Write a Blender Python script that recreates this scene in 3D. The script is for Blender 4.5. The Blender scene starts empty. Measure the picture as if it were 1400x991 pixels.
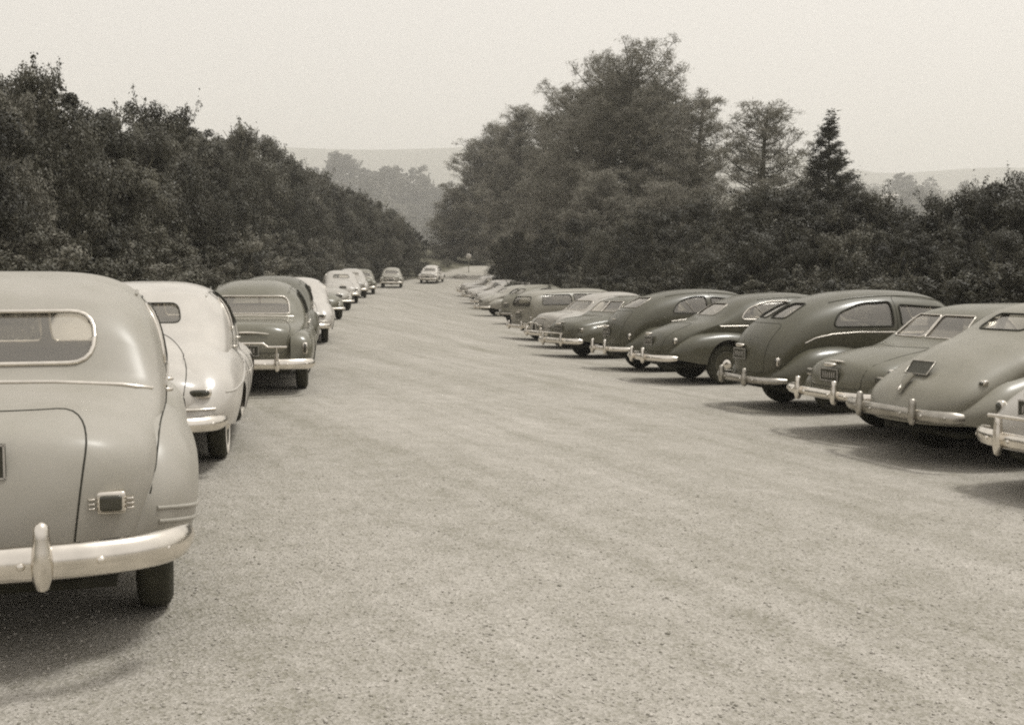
import bpy, math, random
import numpy as np
from mathutils import Vector, Matrix
from mathutils.bvhtree import BVHTree

R = math.radians
scene = bpy.context.scene
C = scene.collection
rng = np.random.default_rng(7)
random.seed(7)

# ------------------------------------------------------------------ small maths
def pchip(knots):
    xs = np.array([k[0] for k in knots], float); ys = np.array([k[1] for k in knots], float)
    h = np.diff(xs); d = np.diff(ys) / h
    m = np.zeros(len(xs))
    for i in range(1, len(xs) - 1):
        if d[i-1] * d[i] > 0:
            w1 = 2*h[i] + h[i-1]; w2 = h[i] + 2*h[i-1]
            m[i] = (w1 + w2) / (w1/d[i-1] + w2/d[i])
    m[0] = d[0]; m[-1] = d[-1]
    def f(x):
        x = np.clip(np.asarray(x, float), xs[0], xs[-1])
        i = np.clip(np.searchsorted(xs, x) - 1, 0, len(xs) - 2)
        t = (x - xs[i]) / h[i]
        return ((2*t**3 - 3*t**2 + 1)*ys[i] + (t**3 - 2*t**2 + t)*h[i]*m[i]
                + (-2*t**3 + 3*t**2)*ys[i+1] + (t**3 - t**2)*h[i]*m[i+1])
    return f

def sstep(a, b, x):
    t = np.clip((np.asarray(x, float) - a) / (b - a), 0, 1)
    return t*t*(3 - 2*t)

def smooth_noise(x, y, seed=0):
    r = np.random.default_rng(seed)
    out = 0
    for k in range(6):
        a = r.uniform(0, 6.28); f = r.uniform(.5, 1.6); p = r.uniform(0, 6.28)
        out = out + np.sin((x*math.cos(a) + y*math.sin(a))*f + p)
    return out / 6

# ------------------------------------------------------------------ materials (sepia print: every colour is a warm grey)
def tint(v):
    return (v*1.062, v, v*(.46 + .44*min(1, v/.36)**.5), 1)

def new_mat(name):
    m = bpy.data.materials.new(name); m.use_nodes = True
    return m, m.node_tree.nodes, m.node_tree.links, m.node_tree.nodes['Principled BSDF']

def plain(name, v, rough=.6, metal=0, coat=0, spec=.5):
    m, N, L, p = new_mat(name)
    p.inputs['Base Color'].default_value = tint(v)
    p.inputs['Roughness'].default_value = rough
    p.inputs['Metallic'].default_value = metal
    p.inputs['Coat Weight'].default_value = coat
    p.inputs['Specular IOR Level'].default_value = spec
    return m

def noisy(name, v0, v1, scale, rough=.7, detail=6, bump=0, bscale=None, metal=0, coat=0, spec=.5, coatr=.1, rvar=0):
    m, N, L, p = new_mat(name)
    tc = N.new('ShaderNodeTexCoord')
    n = N.new('ShaderNodeTexNoise'); n.inputs['Scale'].default_value = scale; n.inputs['Detail'].default_value = detail
    cr = N.new('ShaderNodeValToRGB')
    cr.color_ramp.elements[0].position = .3; cr.color_ramp.elements[1].position = .7
    cr.color_ramp.elements[0].color = tint(v0); cr.color_ramp.elements[1].color = tint(v1)
    L.new(tc.outputs['Object'], n.inputs['Vector']); L.new(n.outputs['Fac'], cr.inputs['Fac'])
    L.new(cr.outputs['Color'], p.inputs['Base Color'])
    p.inputs['Roughness'].default_value = rough; p.inputs['Metallic'].default_value = metal
    p.inputs['Coat Weight'].default_value = coat; p.inputs['Coat Roughness'].default_value = coatr
    p.inputs['Specular IOR Level'].default_value = spec
    if rvar:
        mr = N.new('ShaderNodeMapRange'); mr.inputs['To Min'].default_value = rough - rvar; mr.inputs['To Max'].default_value = rough + rvar
        L.new(n.outputs['Fac'], mr.inputs['Value']); L.new(mr.outputs['Result'], p.inputs['Roughness'])
    if bump:
        n2 = N.new('ShaderNodeTexNoise'); n2.inputs['Scale'].default_value = bscale or scale*4; n2.inputs['Detail'].default_value = 5
        b = N.new('ShaderNodeBump'); b.inputs['Strength'].default_value = bump; b.inputs['Distance'].default_value = .02
        L.new(tc.outputs['Object'], n2.inputs['Vector']); L.new(n2.outputs['Fac'], b.inputs['Height'])
        L.new(b.outputs['Normal'], p.inputs['Normal'])
    return m

_paint = {}
def paint(v, gloss=.5):
    k = (round(v, 3), round(gloss, 2))
    if k not in _paint:
        _paint[k] = noisy('car_paint', v*.9, v*1.08, 3.5, rough=.62 - .3*gloss, coat=.12 + .6*gloss, coatr=.32 - .3*gloss, rvar=.05,
                          spec=.4)
    return _paint[k]

M_chrome = noisy('chrome', .62, .78, 9, rough=.2, metal=1, rvar=.06)
M_dullchrome = noisy('dull_chrome', .30, .45, 9, rough=.36, metal=1, rvar=.08)
M_rubber = noisy('tyre_rubber', .022, .04, 12, rough=.85, bump=.25, bscale=60)
M_white = noisy('whitewall_rubber', .6, .72, 6, rough=.7)
M_black = noisy('underbody', .012, .025, 6, rough=.9)
M_seam = plain('seam_shadow_gap', .02, .8)
M_seat = noisy('seat_cloth', .24, .38, 30, rough=.9)
M_red = plain('tail_light_lens', .035, .15, coat=.6)
M_lamp = plain('head_light_lens', .55, .1, coat=.8)
M_plate = noisy('plate_enamel', .025, .04, 20, rough=.45)
M_platemark = plain('plate_lettering', .38, .5)
M_rim = noisy('wheel_rim_paint', .06, .10, 5, rough=.5)

def glass_mat():
    m = bpy.data.materials.new('window_glass'); m.use_nodes = True
    N, L = m.node_tree.nodes, m.node_tree.links
    N.clear()
    o = N.new('ShaderNodeOutputMaterial'); mix = N.new('ShaderNodeMixShader')
    t = N.new('ShaderNodeBsdfTransparent'); t.inputs['Color'].default_value = (.95, .93, .88, 1)
    g = N.new('ShaderNodeBsdfGlossy'); g.inputs['Roughness'].default_value = .06; g.inputs['Color'].default_value = (.95, .92, .86, 1)
    lw = N.new('ShaderNodeLayerWeight'); lw.inputs['Blend'].default_value = .5
    pw = N.new('ShaderNodeMath'); pw.operation = 'POWER'; pw.inputs[1].default_value = 4
    f = N.new('ShaderNodeMath'); f.operation = 'MULTIPLY_ADD'; f.inputs[1].default_value = .8; f.inputs[2].default_value = .13
    L.new(lw.outputs['Facing'], pw.inputs[0]); L.new(pw.outputs[0], f.inputs[0])
    d = N.new('ShaderNodeBsdfDiffuse'); d.inputs['Color'].default_value = tint(.5)
    mx2 = N.new('ShaderNodeMixShader'); mx2.inputs['Fac'].default_value = .12     # dust film, strengthened so its pale colour stands in for sky reflected in panes
    L.new(t.outputs[0], mx2.inputs[1]); L.new(d.outputs[0], mx2.inputs[2])
    L.new(f.outputs[0], mix.inputs['Fac']); L.new(mx2.outputs[0], mix.inputs[1]); L.new(g.outputs[0], mix.inputs[2])
    L.new(mix.outputs[0], o.inputs['Surface'])
    return m
M_glass = glass_mat()

def leaf_mat(name, v0, v1, rough=.5, translucent=.25, spec=.35):
    m = bpy.data.materials.new(name); m.use_nodes = True
    N, L = m.node_tree.nodes, m.node_tree.links
    p = N['Principled BSDF']; o = N['Material Output']
    at = N.new('ShaderNodeAttribute'); at.attribute_name = 'rnd'
    oi = N.new('ShaderNodeObjectInfo')
    ad = N.new('ShaderNodeMath'); ad.operation = 'MULTIPLY_ADD'; ad.inputs[1].default_value = .25; ad.inputs[2].default_value = 0
    L.new(oi.outputs['Random'], ad.inputs[0])
    ad2 = N.new('ShaderNodeMath'); ad2.operation = 'MULTIPLY_ADD'; ad2.inputs[1].default_value = .75
    L.new(at.outputs['Fac'], ad2.inputs[0]); L.new(ad.outputs[0], ad2.inputs[2])
    cr = N.new('ShaderNodeValToRGB')
    cr.color_ramp.elements[0].color = tint(v0); cr.color_ramp.elements[1].color = tint(v1)
    L.new(ad2.outputs[0], cr.inputs['Fac']); L.new(cr.outputs['Color'], p.inputs['Base Color'])
    p.inputs['Roughness'].default_value = rough; p.inputs['Specular IOR Level'].default_value = spec
    tr = N.new('ShaderNodeBsdfTranslucent'); L.new(cr.outputs['Color'], tr.inputs['Color'])
    mx = N.new('ShaderNodeMixShader'); mx.inputs['Fac'].default_value = translucent
    L.new(p.outputs[0], mx.inputs[1]); L.new(tr.outputs[0], mx.inputs[2]); L.new(mx.outputs[0], o.inputs['Surface'])
    return m
M_oakleaf = leaf_mat('oak_leaf', .015, .15, .5, .12)
M_darkoak = leaf_mat('dark_oak_leaf', .010, .065, .5, .12)
M_greyoak = leaf_mat('grey_oak_leaf', .03, .22, .55, .15)
M_midoak = leaf_mat('mid_oak_leaf', .02, .14, .5, .12)
LMIX = [None, M_darkoak, M_greyoak, M_midoak, M_darkoak, None, M_midoak]
M_brush = leaf_mat('brush_leaf', .07, .24, .5, .15)
M_needle = leaf_mat('pine_needle', .13, .30, .6, .18)
M_fir = leaf_mat('dark_conifer_needle', .03, .05, .6)
M_grass = leaf_mat('dry_grass', .16, .34, .7)
M_bark = noisy('bark', .05, .13, 5, rough=.9, bump=.6, bscale=18)

# ------------------------------------------------------------------ object helpers
def link(o, parent=None):
    C.objects.link(o)
    if parent is not None: o.parent = parent
    return o

def tag(o, label=None, cat=None, group=None, kind=None):
    if label: o['label'] = label
    if cat: o['category'] = cat
    if group: o['group'] = group
    if kind: o['kind'] = kind
    return o

def empty(name, loc, rz=0):
    o = bpy.data.objects.new(name, None); o.empty_display_size = .3
    o.location = loc; o.rotation_euler = (0, 0, rz); C.objects.link(o)
    return o

def mesh_from(name, V, F, mats, parent=None, smooth=True, midx=None):
    me = bpy.data.meshes.new(name)
    me.from_pydata([tuple(v) for v in V], [], [tuple(f) for f in F])
    for m in (mats if isinstance(mats, (list, tuple)) else [mats]): me.materials.append(m)
    if midx is not None: me.polygons.foreach_set('material_index', midx)
    me.polygons.foreach_set('use_smooth', [smooth]*len(F))
    me.update()
    return link(bpy.data.objects.new(name, me), parent)

class MB:
    """collects vertices and faces of one mesh"""
    def __init__(s): s.V = []; s.F = []; s.I = []
    def add(s, V, F, mi=0):
        b = len(s.V); s.V += [tuple(v) for v in V]; s.F += [tuple(i + b for i in f) for f in F]; s.I += [mi]*len(F)
    def grid(s, P, closed_u=False, closed_v=False, mi=0):
        n, m = len(P), len(P[0]); F = []
        for i in range(n if closed_u else n-1):
            for j in range(m if closed_v else m-1):
                F.append((i*m + j, ((i+1) % n)*m + j, ((i+1) % n)*m + (j+1) % m, i*m + (j+1) % m))
        s.add([p for r in P for p in r], F, mi)
    def box(s, c, d, bev=0.0, mi=0):
        # rounded box: superellipsoid-like grid when bev, else plain chamfer-less box
        x, y, z = c; a, b, h = d[0]/2, d[1]/2, d[2]/2
        if not bev:
            V = [(x+i*a, y+j*b, z+k*h) for i in (-1, 1) for j in (-1, 1) for k in (-1, 1)]
            s.add(V, [(0,1,3,2), (4,6,7,5), (0,4,5,1), (2,3,7,6), (0,2,6,4), (1,5,7,3)], mi); return
        P = []; n, m = 12, 24
        for i in range(n+1):
            ph = -math.pi/2 + math.pi*i/n; row = []
            for j in range(m):
                th = 2*math.pi*j/m
                e = bev
                f = lambda q: math.copysign(abs(q)**e, q)
                row.append((x + a*f(math.cos(ph))*f(math.cos(th)), y + b*f(math.cos(ph))*f(math.sin(th)), z + h*f(math.sin(ph))))
            P.append(row)
        s.grid(P, False, True, mi)
    def tube(s, path, r, k=8, mi=0, cap=True, flat=None):
        path = [Vector(p) for p in path]; n = len(path)
        rs = r if isinstance(r, (list, tuple)) else [r]*n
        P = []; up0 = None
        for i, p in enumerate(path):
            t = (path[min(i+1, n-1)] - path[max(i-1, 0)])
            t = t.normalized() if t.length > 1e-9 else Vector((1, 0, 0))
            if up0 is None: up0 = Vector((0, 0, 1)) if abs(t.z) < .9 else Vector((1, 0, 0))
            a = t.cross(up0)
            if a.length < 1e-6: a = t.orthogonal()
            a.normalize(); b = a.cross(t).normalized(); up0 = b
            sx, sy = (1, 1) if flat is None else flat
            P.append([p + (a*math.cos(2*math.pi*j/k)*sx + b*math.sin(2*math.pi*j/k)*sy)*rs[i] for j in range(k)])
        base = len(s.V)
        s.grid(P, False, True, mi)
        if cap:
            s.add(P[0], [tuple(range(k))], mi); s.add(P[-1], [tuple(reversed(range(k)))], mi)
    def lathe(s, prof, axis='y', c=(0, 0, 0), k=32, mi=0):
        P = []
        for (r, h) in prof:
            row = []
            for j in range(k):
                a = 2*math.pi*j/k; u, v = r*math.cos(a), r*math.sin(a)
                if axis == 'y': q = (c[0]+u, c[1]+h, c[2]+v)
                elif axis == 'z': q = (c[0]+u, c[1]+v, c[2]+h)
                else: q = (c[0]+h, c[1]+u, c[2]+v)
                row.append(q)
            P.append(row)
        s.grid(P, False, True, mi)
    def build(s, name, mats, parent=None, smooth=True):
        return mesh_from(name, s.V, s.F, mats, parent, smooth, s.I)

# ------------------------------------------------------------------ terrain
lefty = pchip([(-40, 0), (0, 0), (28, 0), (40, .09), (57, .27), (94, .66), (107, .92), (122, 1.6), (140, 2.75), (165, 3.2), (220, 3.5)])
righty = pchip([(-40, -.1), (0, -.15), (10, -.2), (20, -.22), (32, -.42), (62, -.42), (85, -.02), (105, .75), (122, 1.55), (140, 2.7), (165, 3.2), (220, 3.5)])
midx = pchip([(-40, 1), (5, 1.2), (15, .8), (25, -.5), (40, -2.2), (60, -4.6), (90, -6.2), (120, -6), (150, -3), (200, 4)])
ledge = pchip([(-40, -6), (8, -5.6), (18, -7.0), (27, -8.2), (48, -10.6), (70, -12.6), (95, -13.8), (107, -12.6), (118, -9.2), (130, -7), (150, -3), (200, 10)])
redge = pchip([(-40, 13), (8, 12), (18, 10.5), (30, 8.5), (45, 7), (60, 5), (90, 3.6), (115, 4.5), (130, 9), (160, 25), (200, 50)])

midcrest = pchip([(-1900, 120), (-680, 125), (-310, 92), (-195, 80), (-125, 82), (-60, 62), (40, 60), (200, 72), (390, 72), (620, 68), (1300, 110)])
farcrest = pchip([(-5000, 320), (-1900, 320), (-1100, 335), (-700, 340), (-380, 332), (-130, 338), (130, 350), (640, 330), (1000, 270), (1300, 285), (1700, 268), (1950, 260), (3000, 300), (5500, 350)])
def ground(x, y):
    x = np.asarray(x, float); y = np.asarray(y, float)
    m = midx(y); s = sstep(-3.5, 3.5, x - m)
    z = lefty(y)*(1-s) + righty(y)*s
    lb = np.clip(ledge(y) - x - .5, 0, 60)               # wooded bank on the left
    z = z + (lb**1.25)*.085*sstep(-10, 30, y)*(1 - sstep(200, 320, y))
    rb = np.clip(x - redge(y) - 1, 0, 80)
    z = z - .02*rb*(1 - sstep(20, 60, rb))
    z = z + .02*smooth_noise(x*.7, y*.7, 3)
    # dip behind the crest and hills far off
    z = z - 5*sstep(170, 240, y)*(1 - sstep(240, 330, y))
    hm = midcrest(x)*np.exp(-((y - 1150)/350)**2)*(1 + .10*smooth_noise(x*.01, y*.01, 5))
    hf = farcrest(x)*np.exp(-((y - 3200)/700)**2)
    z = z + np.where(y > 170, hm*sstep(300, 700, y), 0) + np.where(y > 1000, hf*sstep(1300, 1900, y), 0)
    return z
def gz(x, y): return float(ground(x, y))

F_PX = 1600.0; CX, HY, CAMZ = 700.0, 376.0, 1.7
def at(px, d): return (px - CX)*d/F_PX
def hit(px, py):
    """the point of the ground seen at a pixel of the 1400-wide photograph"""
    d = 3.0; prev = None
    while d < 260:
        x = at(px, d); zr = CAMZ - (py - HY)*d/F_PX
        if zr <= gz(x, d): return x, d
        d += .05
    return at(px, d), d

def build_ground():
    ys = np.concatenate([np.linspace(-40, 0, 14, endpoint=False), np.linspace(0, 30, 70, endpoint=False), np.linspace(30, 170, 130, endpoint=False),
                         np.geomspace(170, 5200, 130)])
    ux = np.linspace(-1, 1, 221)
    V = []
    for y in ys:
        half = 30 + max(y, 0)*.55 + (max(y-100, 0))*.55
        X = half*(.55*ux + .45*ux**3)
        V.append(np.stack([X, np.full_like(X, y), ground(X, np.full_like(X, y))], 1))
    V = np.concatenate(V); n, m = len(ys), len(ux)
    i, j = np.meshgrid(np.arange(n-1), np.arange(m-1), indexing='ij'); a = (i*m + j).ravel()
    F = np.stack([a, a+1, a+m+1, a+m], 1)
    me = bpy.data.meshes.new('ground')
    me.from_pydata(V.tolist(), [], F.tolist())
    me.polygons.foreach_set('use_smooth', [True]*len(F))
    X, Y = V[:, 0], V[:, 1]
    wob = .35*smooth_noise(X*1.3, Y*1.3, 11)
    lot = sstep(-.6, .6, X - ledge(Y) + wob)*sstep(-.8, .8, redge(Y) - X + wob)*(1 - sstep(165, 175, Y))
    at_ = me.attributes.new('lot', 'FLOAT', 'POINT'); at_.data.foreach_set('value', lot.astype(np.float32))
    o = link(bpy.data.objects.new('ground', me)); tag(o, kind='structure')
    o['label'] = 'pale gravel parking ground with scrubby earth edges and hills'
    m_, N, L, p = new_mat('gravel_and_scrub')
    tc = N.new('ShaderNodeTexCoord')
    def noise(scale, detail=4, rough=.6, vec=None, dist=0):
        n_ = N.new('ShaderNodeTexNoise'); n_.inputs['Scale'].default_value = scale; n_.inputs['Detail'].default_value = detail
        n_.inputs['Roughness'].default_value = rough; n_.inputs['Distortion'].default_value = dist
        L.new(vec if vec is not None else tc.outputs['Object'], n_.inputs['Vector']); return n_
    # travel tracks: stretched noise along the lane, rotated a few degrees
    mp = N.new('ShaderNodeMapping'); mp.vector_type = 'TEXTURE'; mp.inputs['Rotation'].default_value = (0, 0, R(15)); mp.inputs['Scale'].default_value = (.9, 11, 1)
    L.new(tc.outputs['Object'], mp.inputs['Vector'])
    mp2 = N.new('ShaderNodeMapping'); mp2.vector_type = 'TEXTURE'; mp2.inputs['Rotation'].default_value = (0, 0, R(24)); mp2.inputs['Scale'].default_value = (.42, 8, 1)
    L.new(tc.outputs['Object'], mp2.inputs['Vector'])
    tr = noise(1.0, 5, .62, mp.outputs[0], .3); tr2 = noise(.9, 5, .6, mp2.outputs[0], .4)
    big = noise(.28, 4, .55); mid = noise(3.2, 5, .65)
    fine = noise(55, 3, .75)
    vor = N.new('ShaderNodeTexVoronoi'); vor.inputs['Scale'].default_value = 62; L.new(tc.outputs['Object'], vor.inputs['Vector'])
    vor2 = N.new('ShaderNodeTexVoronoi'); vor2.inputs['Scale'].default_value = 30; L.new(tc.outputs['Object'], vor2.inputs['Vector'])
    def math_(op, a, b, c=None):
        q = N.new('ShaderNodeMath'); q.operation = op
        for k, v in enumerate((a, b, c)):
            if v is None: continue
            if isinstance(v, (int, float)): q.inputs[k].default_value = v
            else: L.new(v, q.inputs[k])
        return q.outputs[0]
    sepv = N.new('ShaderNodeSeparateColor'); L.new(vor.outputs['Color'], sepv.inputs[0])
    sepw = N.new('ShaderNodeSeparateColor'); L.new(vor2.outputs['Color'], sepw.inputs[0])
    s = math_('MULTIPLY_ADD', tr.outputs['Fac'], .28, -.14)
    s = math_('ADD', s, math_('MULTIPLY_ADD', tr2.outputs['Fac'], .46, -.23))
    s = math_('ADD', s, math_('MULTIPLY_ADD', big.outputs['Fac'], .26, -.13))
    s = math_('ADD', s, math_('MULTIPLY_ADD', mid.outputs['Fac'], .42, -.21))
    s = math_('ADD', s, math_('MULTIPLY_ADD', fine.outputs['Fac'], .62, -.31))
    s = math_('ADD', s, math_('MULTIPLY_ADD', sepv.outputs[0], .24, -.12))
    s = math_('ADD', s, math_('MULTIPLY_ADD', sepw.outputs[0], .10, -.05))
    s = math_('ADD', s, .5)
    cr = N.new('ShaderNodeValToRGB'); el = cr.color_ramp.elements
    el[0].position = .0; el[0].color = tint(.10); el[1].position = 1; el[1].color = tint(.66)
    for pos, v in ((.25, .21), (.5, .325), (.75, .43)):
        e = el.new(pos); e.color = tint(v)
    L.new(s, cr.inputs['Fac'])
    sc = N.new('ShaderNodeValToRGB'); sc.color_ramp.elements[0].position = .35; sc.color_ramp.elements[0].color = tint(.045)
    sc.color_ramp.elements[1].position = .7; sc.color_ramp.elements[1].color = tint(.17)
    bn = noise(.6, 8, .65); L.new(bn.outputs['Fac'], sc.inputs['Fac'])
    am = N.new('ShaderNodeAttribute'); am.attribute_name = 'lot'
    mx = N.new('ShaderNodeMix'); mx.data_type = 'RGBA'
    L.new(am.outputs['Fac'], mx.inputs['Factor']); L.new(sc.outputs['Color'], mx.inputs[6]); L.new(cr.outputs['Color'], mx.inputs[7])
    L.new(mx.outputs[2], p.inputs['Base Color'])
    p.inputs['Roughness'].default_value = .95; p.inputs['Specular IOR Level'].default_value = .15
    hh = math_('ADD', math_('MULTIPLY', fine.outputs['Fac'], .5), math_('MULTIPLY', vor.outputs['Distance'], .9))
    hh = math_('ADD', hh, math_('MULTIPLY', mid.outputs['Fac'], 1.6))
    b = N.new('ShaderNodeBump'); b.inputs['Strength'].default_value = .6; b.inputs['Distance'].default_value = .018
    L.new(hh, b.inputs['Height']); L.new(b.outputs['Normal'], p.inputs['Normal'])
    me.materials.append(m_)
    return o
build_ground()

def fast_mesh(name, V, F, rnd=None, mats=()):
    """V (n,3) float, F (m,k) int arrays -> mesh with a per-face random value"""
    me = bpy.data.meshes.new(name)
    V = np.ascontiguousarray(V, np.float32); F = np.ascontiguousarray(F, np.int32)
    me.vertices.add(len(V)); me.vertices.foreach_set('co', V.ravel())
    k = F.shape[1]
    me.loops.add(F.size); me.loops.foreach_set('vertex_index', F.ravel())
    me.polygons.add(len(F)); me.polygons.foreach_set('loop_start', np.arange(0, F.size, k, dtype=np.int32))
    try: me.polygons.foreach_set('loop_total', np.full(len(F), k, np.int32))
    except Exception: pass
    if rnd is not None:
        a = me.attributes.new('rnd', 'FLOAT', 'FACE'); a.data.foreach_set('value', rnd.astype(np.float32))
    for m in mats: me.materials.append(m)
    me.update(calc_edges=True)
    return me

# loose stones of the gravel close to the camera
def build_stones():
    r = np.random.default_rng(5)
    n = 34000
    d = 3.2 + 11*r.random(n)**1.7
    px = r.uniform(-60, 1460, n)
    x = (px - CX)*d/F_PX + r.normal(0, .02, n); y = d
    ok = (x > ledge(y) + .3)
    x, y = x[ok], y[ok]; n = len(x)
    z = ground(x, y)
    s = (r.gamma(3.0, .0010, n) + .0018)*(1 - .7*sstep(8, 14, y))
    base = np.array([(1, 0, 0), (-1, 0, 0), (0, 1, 0), (0, -1, 0), (0, 0, .7), (0, 0, -.7)], float)
    tri = np.array([(0, 2, 4), (2, 1, 4), (1, 3, 4), (3, 0, 4), (2, 0, 5), (1, 2, 5), (3, 1, 5), (0, 3, 5)])
    B = base[None]*(1 + r.normal(0, .25, (n, 6, 3)))
    a = r.uniform(0, 6.28, n); ca, sa = np.cos(a)[:, None], np.sin(a)[:, None]
    Bx = B[:, :, 0]*ca - B[:, :, 1]*sa; By = B[:, :, 0]*sa + B[:, :, 1]*ca
    V = np.stack([Bx, By, B[:, :, 2]], 2)*s[:, None, None] + np.stack([x, y, z + s*.3], 1)[:, None]
    F = tri[None] + (np.arange(n)*6)[:, None, None]
    m, N, L, p = new_mat('stone_chips')
    at_ = N.new('ShaderNodeAttribute'); at_.attribute_name = 'rnd'
    cr = N.new('ShaderNodeValToRGB'); cr.color_ramp.elements[0].color = tint(.24); cr.color_ramp.elements[1].color = tint(.50)
    e = cr.color_ramp.elements.new(.3); e.color = tint(.31); e = cr.color_ramp.elements.new(.7); e.color = tint(.45)
    L.new(at_.outputs['Fac'], cr.inputs['Fac']); L.new(cr.outputs['Color'], p.inputs['Base Color']); p.inputs['Roughness'].default_value = .9
    me = fast_mesh('gravel', V.reshape(-1, 3), F.reshape(-1, 3), np.repeat(r.random(n), 8), [m])
    o = link(bpy.data.objects.new('gravel', me))
    tag(o, 'loose gravel chips scattered over the near ground', 'gravel', kind='stuff')
build_stones()

# ------------------------------------------------------------------ CARS
def endround(s, p):
    s = np.clip(s, 0, 1)
    return np.maximum(1 - (1 - s)**p, 0)**(1/p)

class Soup:
    """polygons whose corners carry position and normal, so cuts stay smooth"""
    def __init__(s): s.P = []
    def add_grid(s, G, flip=False):
        G = np.asarray(G, float)
        du = np.gradient(G, axis=0); dv = np.gradient(G, axis=1)
        Nn = np.cross(du, dv); l = np.linalg.norm(Nn, axis=2, keepdims=True)
        bad = l[..., 0] < 1e-9; l[l < 1e-9] = 1; Nn = Nn/l
        if bad.any():
            for i, j in zip(*np.where(bad)):
                ii = min(max(i + (1 if i == 0 else -1), 0), G.shape[0]-1); Nn[i, j] = Nn[ii, j]
        if flip: Nn = -Nn
        A = np.concatenate([G, Nn], 2)
        for i in range(G.shape[0]-1):
            for j in range(G.shape[1]-1):
                q = [A[i, j], A[i+1, j], A[i+1, j+1], A[i, j+1]]
                if flip: q = q[::-1]
                s.P.append(q)
        return A
    def cut(s, outline, axes, pred):
        """take the part of the surface inside a convex outline (seen along the third axis) out; returns it as a Soup"""
        O = [np.array(o, float) for o in outline]
        area = sum(O[i][0]*O[(i+1) % len(O)][1] - O[(i+1) % len(O)][0]*O[i][1] for i in range(len(O)))
        if area < 0: O = O[::-1]
        lo = np.min(O, axis=0); hi = np.max(O, axis=0)
        a, b = axes; keep = []; inside = Soup()
        edges = []
        for i in range(len(O)):
            p, q = O[i], O[(i+1) % len(O)]; e = q - p
            if e @ e < 1e-12: continue
            edges.append((p, np.array([-e[1], e[0]])/math.sqrt(e @ e)))
        for poly in s.P:
            us = [v[a] for v in poly]; vs = [v[b] for v in poly]
            if max(us) < lo[0] or min(us) > hi[0] or max(vs) < lo[1] or min(vs) > hi[1] or not pred(poly):
                keep.append(poly); continue
            cur = poly; outs = []
            for p, nn in edges:
                dd = [(v[a]-p[0])*nn[0] + (v[b]-p[1])*nn[1] for v in cur]
                ins, out = [], []
                for k in range(len(cur)):
                    v0, v1 = cur[k], cur[(k+1) % len(cur)]; d0, d1 = dd[k], dd[(k+1) % len(cur)]
                    (ins if d0 >= 0 else out).append(v0)
                    if (d0 >= 0) != (d1 >= 0):
                        x = v0 + (v1 - v0)*(d0/(d0 - d1)); ins.append(x); out.append(x)
                if len(out) >= 3: outs.append(out)
                cur = ins
                if len(cur) < 3: break
            if len(cur) >= 3:
                inside.P.append(cur); keep += outs
            else: keep.append(poly)
        s.P = keep
        return inside
    def build(s, name, mat, parent, offset=0.0, fl=False):
        V = []; NN = []; idx = {}; F = []
        for poly in s.P:
            f = []
            for v in poly:
                k = (round(v[0], 4), round(v[1], 4), round(v[2], 4))
                if k not in idx:
                    n = v[3:6]; l = math.sqrt(n @ n) or 1; n = n/l
                    idx[k] = len(V); V.append(v[:3] + n*offset); NN.append(n)
                if not f or f[-1] != idx[k]: f.append(idx[k])
            if len(f) > 1 and f[0] == f[-1]: f.pop()
            if len(set(f)) == len(f) and len(f) >= 3: F.append(f)
        me = bpy.data.meshes.new(name); me.from_pydata([tuple(v) for v in V], [], F)
        me.materials.append(mat)
        me.polygons.foreach_set('use_smooth', [True]*len(me.polygons))
        if len(me.vertices) == len(NN): me.normals_split_custom_set_from_vertices([tuple(n) for n in NN])
        me.update()
        return link(bpy.data.objects.new(name, me), parent)

def rpoly(pts, r=.06, seg=5):
    """round the corners of a convex polygon; r one value or one for each corner"""
    n = len(pts); out = []
    rs = r if isinstance(r, (list, tuple)) else [r]*n
    for i in range(n):
        p = np.array(pts[i], float); a = np.array(pts[i-1], float) - p; b = np.array(pts[(i+1) % n], float) - p
        la, lb = np.linalg.norm(a), np.linalg.norm(b); rr = min(rs[i], la*.49, lb*.49)
        if rr < 1e-4: out.append(tuple(p)); continue
        A = p + a/la*rr; B = p + b/lb*rr
        for k in range(seg+1):
            t = k/seg; out.append(tuple((1-t)**2*A + 2*t*(1-t)*p + t*t*B))
    return out

def densify(pts, step, closed=True):
    out = []
    n = len(pts)
    for i in range(n if closed else n-1):
        a = np.array(pts[i], float); b = np.array(pts[(i+1) % n], float)
        k = max(1, int(np.linalg.norm(b-a)/step))
        for j in range(k): out.append(tuple(a + (b-a)*j/k))
    if not closed: out.append(tuple(pts[-1]))
    return out

NOTCH = dict(
    top=[(-1.14, .80), (-1.0, .92), (-.75, 1.02), (-.4, 1.10), (-.12, 1.165), (.08, 1.24), (.32, 1.47), (.62, 1.60), (1.0, 1.67), (1.4, 1.69), (1.85, 1.66), (2.12, 1.57),
         (2.42, 1.27), (2.55, 1.16), (3.0, 1.12), (3.5, 1.04), (3.9, .92)],
    belt=[(-1.14, .62), (-.7, .80), (-.2, .98), (.2, 1.12), (1.2, 1.10), (2.4, 1.08), (3.0, .95), (3.9, .75)],
    w=[(-1.14, .66), (-.8, .73), (-.4, .79), (.1, .80), (.8, .82), (1.5, .82), (2.2, .80), (2.7, .66), (3.2, .50), (3.9, .34)],
    n=[(-1.14, 2.4), (-.3, 2.4), (.3, 2.8), (.8, 3.1), (2.0, 3.1), (2.5, 2.5), (3.9, 2.3)],
    tum=[(-1.14, 0), (-.1, .0), (.35, .10), (2.2, .11), (2.6, 0), (3.9, 0)],
    zb=[(-1.14, .44), (-.6, .42), (0, .36), (.6, .30), (2.8, .30), (3.9, .42)],
    rr=(.34, 2.4, .16, 2.2), fr=(.30, 2.2, .25, 2.2), zend=.46)
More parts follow.
